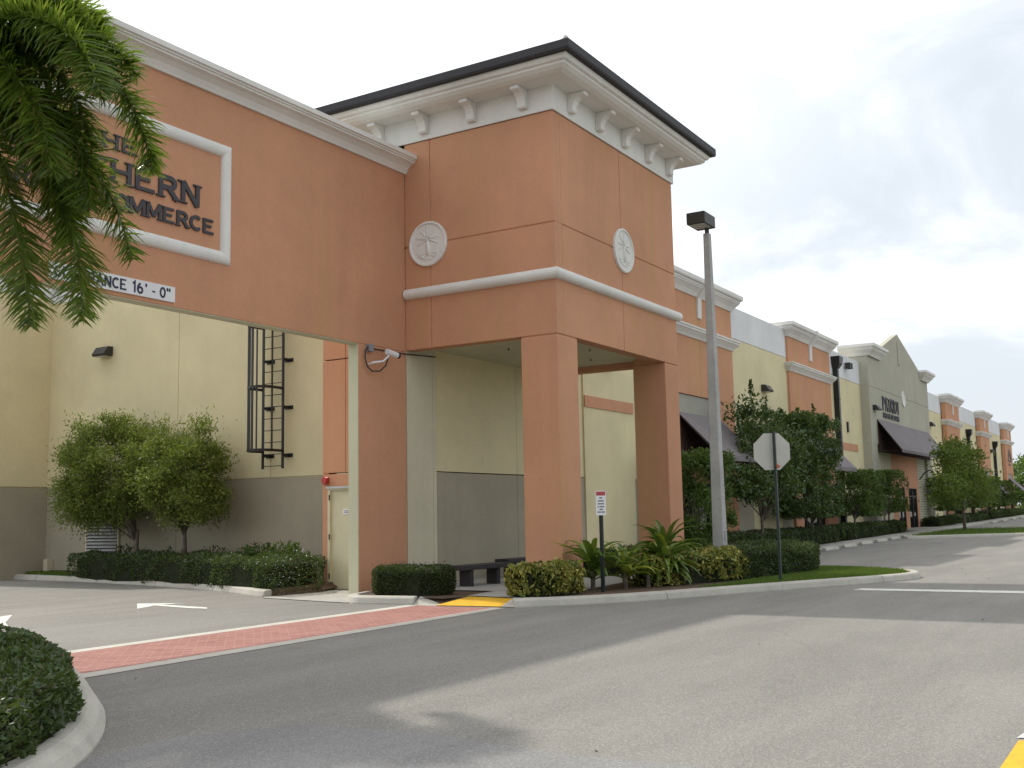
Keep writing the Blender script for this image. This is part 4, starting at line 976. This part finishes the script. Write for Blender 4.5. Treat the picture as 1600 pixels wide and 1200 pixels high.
shrub(20.0,23.0,.15,.6,.8,420,.13,.05,L_HEDGE,'thin dark sprigs above the hedge between the two feathery trunks',34)
shrub(20.1,25.0,.15,.6,.85,450,.13,.05,L_HEDGE,'thin dark sprigs above the hedge beside the louvre',35)

# ------------------------------------------------------------------ strap leaved plants
def strap_plant(x, y, z, h, n, label, seed, leafm, wl=.07, spread=1.0, ny=0):
    rng = np.random.default_rng(seed); t = thing('cordyline_plant', (x,y,z), label, 'plant', 'strap leaved plants in the tower bed')
    st = MB(); st.tube([(x,y,z-.03),(x+.01,y,z+h*.22),(x,y+.01,z+h*.42)],[.05,.045,.03],8); st.build('stem', BARK, t)
    for mi, (lm, cnt) in enumerate(((leafm,n),(L_TIY,ny))):
        if not cnt: continue
        Vs, Fs = [], []; o = 0
        for k in range(cnt):
            a = rng.uniform(0,2*math.pi); el = rng.uniform(.25,1.35); ln = h*rng.uniform(.55,.85)*(1.0 if el>.6 else .9); wd = wl*rng.uniform(.8,1.25)
            z0 = z+h*rng.uniform(.12,.42); d = np.array([math.cos(a),math.sin(a),0]); sd = np.array([-math.sin(a),math.cos(a),0])
            p = np.array([x,y,z0]); m = 7; e = el
            for i in range(m+1):
                f = i/m; w_ = wd*math.sin(math.pi*min(1,.12+.88*f)**.8)*(1.0 if f<.97 else .2)
                c = np.array([0,0,1])*.25*w_
                Vs += [p-sd*w_/2+c, p, p+sd*w_/2+c]
                e -= rng.uniform(.10,.24)*spread*(.4+f); p = p+(d*math.cos(e)+np.array([0,0,math.sin(e)]))*ln/m
            for i in range(m):
                b_ = o+i*3; Fs += [(b_,b_+1,b_+4,b_+3),(b_+1,b_+2,b_+5,b_+4)]
            o += 3*(m+1)
        np_mesh('leaves', Vs, Fs, lm, t)
    return t
strap_plant(20.5,9.0,.13,1.25,80,'largest strap leaved green plant, in front of the second column',41,L_TI,.135,1.35,10)
strap_plant(22.2,9.75,.13,1.5,60,'tall strap leaved plant at the edge of the second column',42,L_TI,.14,1.3)
strap_plant(18.75,9.75,.13,1.35,36,'upright strap leaved plant behind the small notice post',43,L_TI,.14,1.1,4)
strap_plant(19.35,9.35,.13,1.1,22,'yellowing strap leaved plant right of the small notice post',44,L_TI,.10,1.1,20)
strap_plant(19.75,9.05,.13,.75,18,'smallest strap leaved plant, low in the mulch bed',45,L_TI,.07,.8,3)
strap_plant(23.6,10.0,.13,1.1,26,'strap leaved plant against the foot of the light pole',46,L_TI,.09)

# ------------------------------------------------------------------ trees
def limb_tubes(base, th, rad, targets, rng, lean=(0,0), n0=.45):
    m = MB(); x,y,z = base
    ctrl = [Vector((x,y,z-.1)), Vector((x+lean[0]*.4+rng.normal(0,.03),y+lean[1]*.4,z+th*.5)), Vector((x+lean[0],y+lean[1],z+th))]
    m.tube([ctrl[0],ctrl[0].lerp(ctrl[1],.5)+Vector((rng.normal(0,.015),0,0)),ctrl[1],ctrl[2]],[rad*1.25,rad,rad*.9,rad*.7],9)
    top = ctrl[2]
    for q in targets:
        q = Vector(q); st = ctrl[1].lerp(top, rng.uniform(n0,1.0)); mid = st.lerp(q,.5)+Vector((rng.normal(0,.12),rng.normal(0,.12),rng.uniform(.0,.25)))
        m.tube([st,mid,q],[rad*.42,rad*.24,rad*.07],5)
    return m
def tree(name, base, th, rad, ctr, ext, nclump, nleaf, L, W, leaf, label, seed, cat='tree', group=None, shape='ell', cl=.5, lean=(0,0), trunks=None, droop=0., shoots=(), blobs=None, barkm=None):
    rng = np.random.default_rng(seed); t = thing(name, base, label, cat, group)
    ctr = np.array(ctr,float); ext = np.array(ext,float); cs_ = []
    bl = blobs or [(ctr,ext,1.0)]
    wts = np.array([b[2] for b in bl]); wts = wts/wts.sum()
    for _ in range(nclump):
        i = rng.choice(len(bl),p=wts); cc,ee = np.array(bl[i][0],float),np.array(bl[i][1],float)
        v = rng.normal(size=3); v /= np.linalg.norm(v)
        if shape == 'box':
            v = rng.uniform(-1,1,3); ax = rng.integers(0,3)
            if rng.random() < .75: v[ax] = np.sign(v[ax])*rng.uniform(.8,1)
            cs_.append(cc+v*ee*.95); continue
        r_ = rng.uniform(.25,1.0)**.45
        cs_.append(cc+v*ee*r_*(.93 if shape=='box' else rng.uniform(.8,1.05)))
    cs_ = np.array(cs_); k = nleaf//nclump
    rr = rng.uniform(.6,1.25,len(cs_))*cl
    C = np.repeat(cs_,k,0)+rng.normal(0,1,(len(cs_)*k,3))*np.repeat(rr,k)[:,None]*[.5,.5,.38]
    if shape == 'box':
        lo, hi = ctr-ext, ctr+ext; C = np.clip(C, lo-rng.uniform(0,.10,C.shape)*1.0, hi+rng.uniform(-.05,.10,C.shape))
    D = (C-ctr)/ext*.5+rng.normal(0,.6,C.shape)+[0,0,.15-droop]
    for (sx,sy,sz,tx,ty,tz) in shoots:          # upright leafy shoots
        f = rng.uniform(0,1,90); P_ = np.array([sx,sy,sz])+np.outer(f,np.array([tx-sx,ty-sy,tz-sz]))+rng.normal(0,.11,(90,3))*(1.1-f)[:,None]
        C = np.vstack([C,P_]); D = np.vstack([D,rng.normal(0,.7,(90,3))+[0,0,.6]])
    V,F = leaf_arrays(C,D,L,W,rng); np_mesh('crown', V, F, leaf, t)
    tg = cs_[rng.choice(len(cs_),min(16,len(cs_)),replace=False)]
    for tb in (trunks or [base]):
        limb_tubes(tb, th, rad, tg if tb is (trunks or [base])[0] else tg[:5], rng, lean).build('trunk', barkm or BARK, t, smooth=True)
    return t
# two feathery trees before the ladder wall
tree('tree',(19.65,24.0,.15),1.25,.075,(19.4,24.9,2.75),(1.05,2.1,1.42),190,46000,.105,.033,L_MYRT,'larger feathery green tree in front of the louvre and wing wall',51,cl=.40,droop=.1,
     blobs=[((19.4,24.85,3.10),(1.2,2.15,1.5),1.0),((19.4,25.5,2.2),(.9,1.3,.8),.3)])
tree('tree',(19.55,22.05,.15),1.3,.06,(19.3,21.9,2.55),(.95,1.35,1.2),130,28000,.105,.033,L_MYRT,'smaller feathery tree with pale slender trunk below the caged ladder',52,cl=.36,droop=.1,
     blobs=[((19.3,21.9,2.90),(1.0,1.3,1.35),1.0),((19.2,21.1,2.1),(.7,.8,.6),.25)])
# shrubby tree and clipped trees along the long front
tree('tree',(38.2,12.9,.09),1.3,.07,(38.4,12.8,3.4),(3.0,1.1,2.0),120,9500,.17,.085,L_FICUS,'loose dark green tree with upright shoots behind the octagonal sign',53,cl=.42,
     blobs=[((38.6,12.8,3.2),(2.6,1.0,1.9),1.0),((36.0,12.7,2.6),(1.6,.8,.7),.35),((37.4,12.8,4.7),(1.0,.8,.9),.3),((40.6,12.8,3.9),(1.8,.9,1.2),.45)],
     shoots=((37.4,12.8,5.0,37.3,12.8,6.25),(38.6,12.8,4.8,39.0,12.8,5.75),(40.2,12.8,4.6,40.8,12.8,5.45),(36.0,12.7,3.6,35.6,12.7,4.9),(36.4,12.7,2.9,34.6,12.6,3.1)))
tree('tree',(44.6,12.95,.1),1.1,.07,(44.2,12.95,3.35),(2.45,.8,2.05),240,24000,.15,.075,L_FICUS,'dense dark green clipped tree before the second pavilion entrance',54,shape='box',cl=.38,
     shoots=((43.2,12.9,5.0,43.2,12.9,5.7),(45.4,12.9,5.2,45.4,12.9,6.0),(46.2,12.9,4.9,46.4,12.9,5.6)))
tree('tree',(32.0,12.95,.09),.9,.06,(32.1,12.95,1.95),(1.35,.8,1.5),110,13000,.13,.065,L_FICUS2,'tall leafy clipped mass under the nearest awning beside the tower',55,shape='box',cl=.35)
tree('clipped_tree',(51.5,12.95,gz(51)+.09),1.15,.06,(52.7,12.95,2.32),(2.1,.75,1.02),110,10500,.13,.065,L_FICUS2,'square clipped tree on one trunk, nearest the downspout',56,shape='box',cl=.34,group='square clipped trees along the front')
tree('clipped_tree',(57.5,12.95,gz(57)+.09),1.2,.05,(58.9,12.95,2.45),(1.15,.7,1.02),75,7500,.13,.065,L_FICUS2,'square clipped tree on two thin trunks beside the glazed shop doors',57,shape='box',cl=.34,group='square clipped trees along the front',trunks=[(57.5,12.95,gz(57)+.09),(58.5,12.95,gz(57)+.09)])
tree('clipped_tree',(75.2,12.95,gz(75)+.09),1.1,.06,(75.6,12.95,2.4),(2.4,.8,1.0),80,7000,.16,.08,L_FICUS2,'square clipped tree just past the grey gabled front, left of the young tree',58,shape='box',cl=.36,group='square clipped trees along the front')
tree('clipped_tree',(86,12.95,gz(86)+.09),1.1,.06,(85.0,12.95,2.6),(2.0,.8,1.05),70,6000,.17,.085,L_FICUS2,'square clipped tree behind the young island tree, right side',59,shape='box',cl=.36,group='square clipped trees along the front')
tree('clipped_tree',(92.5,12.95,gz(92)+.09),1.1,.06,(92.2,12.95,2.65),(2.7,.8,1.15),70,6000,.18,.09,L_FICUS2,'dark square clipped tree next after the young island tree',60,shape='box',cl=.36,group='square clipped trees along the front')
tree('clipped_tree',(103.5,12.95,gz(103)+.09),1.1,.06,(102.8,12.95,2.6),(2.8,.8,1.05),70,6000,.19,.09,L_FICUS2,'farthest square clipped tree, before the last pavilion',61,shape='box',cl=.36,group='square clipped trees along the front')
tree('young_tree',(63.0,10.0,gz(63)+.12),1.5,.085,(63.2,10.0,3.35),(5.6,1.5,1.75),130,10500,.20,.10,L_YOUNG,'young yellow green tree on the far grassed parking island',62,cl=.55,
     blobs=[((63.0,10.0,3.9),(3.4,1.2,1.3),1.0),((59.4,10.0,2.6),(2.6,1.0,1.0),.6),((67.0,10.0,2.8),(3.6,1.1,1.15),.7)], shoots=((62.6,10,4.6,62.4,10,5.3),(65,10,4.4,65.2,10,5.0)))
tree('tree',(139,15.5,gz(139)),2.0,.2,(139,15.5,4.2),(7.5,5,2.9),120,11000,.42,.22,L_FAR,'bright green tree beyond the far end of the long building',63,cl=1.1)
tree('tree',(152,9,gz(152)),1.5,.2,(152,9,3.2),(7,6,2.2),100,9000,.42,.22,L_FAR,'lower bushy green tree at the far end of the parking lot',64,cl=1.1)
shrub(122.5,12.0,gz(122),2.4,1.7,2200,.26,.12,L_FICUS2,'rounded shrub at the far corner of the long building',65)

# ------------------------------------------------------------------ palm
palm = thing('palm_tree', (6.75,11.7,.12), 'palm with drooping feathery fronds beside the gateway sign', 'palm tree')
PX, PY, PZ = 6.80, 11.72, 6.55
m = MB(); m.tube([(6.75,11.7,0),(6.75,11.7,.5),(6.77,11.7,2.5),(6.79,11.71,4.8),(6.80,11.72,5.3)],[.24,.18,.15,.14,.15],14); m.build('trunk', plain('palm_trunk',(.26,.24,.21),.9,.1,var=.3,sc_=8), palm, smooth=True)
m = MB(); m.tube([(6.8,11.72,5.28),(6.8,11.72,5.9),(6.8,11.72,6.5)],[.16,.13,.06],12); m.build('crownshaft', plain('palm_crownshaft',(.10,.15,.05),.5), palm, smooth=True)
def frond(pts, seed, L=.56, W=.024, n=150, dens=3):
    rng = np.random.default_rng(seed); P = np.array(smooth3(pts, 12)); m = len(P)
    cum = np.concatenate([[0],np.cumsum(np.linalg.norm(np.diff(P,axis=0),axis=1))]); tot = cum[-1]
    Vs, Fs, o = [], [], 0
    for k in range(n):
        f = .10+.90*(k/(n-1)); s = f*tot; i = min(m-2,np.searchsorted(cum,s)-1 if s>0 else 0); i = max(i,0); u = (s-cum[i])/(cum[i+1]-cum[i]+1e-9)
        c = P[i]*(1-u)+P[i+1]*u; T = P[i+1]-P[i]; T /= np.linalg.norm(T)
        upv = np.array([0,0,1.]); S = np.cross(T,upv); ns = np.linalg.norm(S)
        if ns < .25: S = S+np.array([.52,-.85,0])*.5
        S /= np.linalg.norm(S); U = np.cross(S,T)
        ll = L*(.35+.65*math.sin(math.pi*min(1,.18+.72*f)))*(1.0 if f < .9 else 1-.45*(f-.9)/.1)
        for sd in (-1,1):
            for q in range(dens):
                an = rng.uniform(-.95,1.0); d = S*sd*math.cos(an)+U*math.sin(an); d = d*.85+T*rng.uniform(.28,.62); d /= np.linalg.norm(d)
                l = ll*rng.uniform(.75,1.15); p = c+rng.normal(0,.008,3); ws = np.cross(d,U+rng.normal(0,.35,3)); ws /= np.linalg.norm(ws)+1e-9
                dr_ = rng.uniform(.06,.50); nseg = 4
                for j in range(nseg+1):
                    g = j/nseg; wv = W*(.55+.45*math.sin(math.pi*min(1,.25+.6*g)))*(1-g**3*.92)
                    Vs += [p-ws*wv/2, p+ws*wv/2]; d = d+np.array([0,0,-1])*dr_*.42*(.5+g); d /= np.linalg.norm(d); p = p+d*l/nseg
                for j in range(nseg): Fs.append((o+2*j,o+2*j+1,o+2*j+3,o+2*j+2))
                o += 2*(nseg+1)
    fr_ = np_mesh('frond', Vs, Fs, L_PALM, palm)
    r_ = MB(); r_.tube([tuple(p) for p in P],[.024*(1-.8*i/(m-1))+.004 for i in range(m)],6); r_.build('rachis', plain('palm_rachis',(.12,.15,.04),.5), fr_, smooth=True)
def smooth3(pts, n):
    out = []; P = [Vector(p) for p in pts]
    for i in range(len(P)-1):
        p0,p1,p2,p3 = P[max(i-1,0)],P[i],P[i+1],P[min(i+2,len(P)-1)]
        for k in range(n):
            t = k/n; out.append(0.5*((2*p1)+(p2-p0)*t+(2*p0-5*p1+4*p2-p3)*t*t+(3*p1-p0-3*p2+p3)*t**3))
    out.append(P[-1]); return [tuple(q) for q in out]
B0 = (PX,PY,6.45)
FR = [
 [B0,(7.15,11.2,7.05),(7.60,10.45,7.02),(7.90,10.05,6.55),(8.10,9.88,5.95),(8.17,9.86,5.65)],      # long arch toward the sign, right
 [B0,(7.05,11.4,6.9),(7.45,10.9,6.45),(7.85,10.4,5.62),(8.05,10.22,5.05),(8.14,10.15,4.65)],
 [B0,(7.05,11.45,6.6),(7.45,11.0,5.9),(7.75,10.80,5.1),(7.88,10.72,4.4),(7.91,10.69,3.95)],
 [B0,(6.95,11.5,6.5),(7.25,11.35,5.7),(7.45,11.28,4.9),(7.56,11.23,4.2),(7.59,11.22,3.9)],
 [B0,(7.05,11.3,7.15),(7.45,10.7,7.35),(7.75,10.2,7.15),(7.95,9.9,6.75)],
 [B0,(6.95,11.5,7.2),(7.15,11.1,7.6),(7.5,10.7,7.7),(7.9,10.4,7.4)],
 [B0,(6.9,11.3,7.1),(7.05,10.7,7.3),(7.2,10.0,6.9),(7.25,9.6,6.2)],
 [B0,(7.1,11.7,7.0),(7.6,11.6,6.9),(8.1,11.5,6.2),(8.3,11.4,5.4)],
 [B0,(6.8,11.3,6.9),(6.9,10.8,6.7),(7.05,10.4,6.1),(7.1,10.2,5.4)],
 [B0,(7.05,11.25,6.75),(7.35,10.75,6.5),(7.6,10.45,5.9),(7.7,10.35,5.2)],
 [B0,(7.0,11.3,7.0),(7.3,10.8,6.95),(7.55,10.5,6.5),(7.7,10.3,5.9)],
 [B0,(7.0,11.4,7.2),(7.3,11.0,7.5),(7.65,10.6,7.4),(7.85,10.4,7.0)],
 [B0,(7.1,11.5,6.7),(7.5,11.2,6.3),(7.75,11.0,5.6),(7.85,10.95,4.9)],
 [B0,(7.0,12.1,7.1),(7.3,12.6,7.2),(7.6,13.1,6.7)],
 [B0,(6.5,12.2,7.1),(6.2,12.9,7.1),(6.0,13.5,6.3)],
 [B0,(6.3,11.6,7.2),(5.6,11.5,7.2),(5.0,11.4,6.4)],
 [B0,(6.5,11.2,7.1),(6.1,10.6,7.1),(5.8,10.1,6.3)],
 [B0,(6.75,11.7,7.3),(6.6,11.6,8.0),(6.3,11.5,8.4)],
 [B0,(7.0,11.45,6.45),(7.3,11.15,6.2),(7.55,10.95,5.7),(7.7,10.85,5.2)],
]
for k, p in enumerate(FR): frond(p, 100+k, n=(140 if k < 13 else 70), dens=(3 if k in (0,4,5,6) else 2))
# a few loose leaves and scraps on the road
rng = np.random.default_rng(9); C = np.column_stack([rng.uniform(6,30,26),rng.uniform(2,9.5,26),np.full(26,.012)]); V,F = leaf_arrays(C, np.column_stack([rng.normal(size=(26,2)),rng.normal(0,.1,26)]), .045, .02, rng)
tag(np_mesh('fallen_leaves', V, F, plain('dry_leaf',(.10,.075,.045),.8)), 'scattered dry leaves lying on the asphalt', 'leaf litter', kind='stuff')
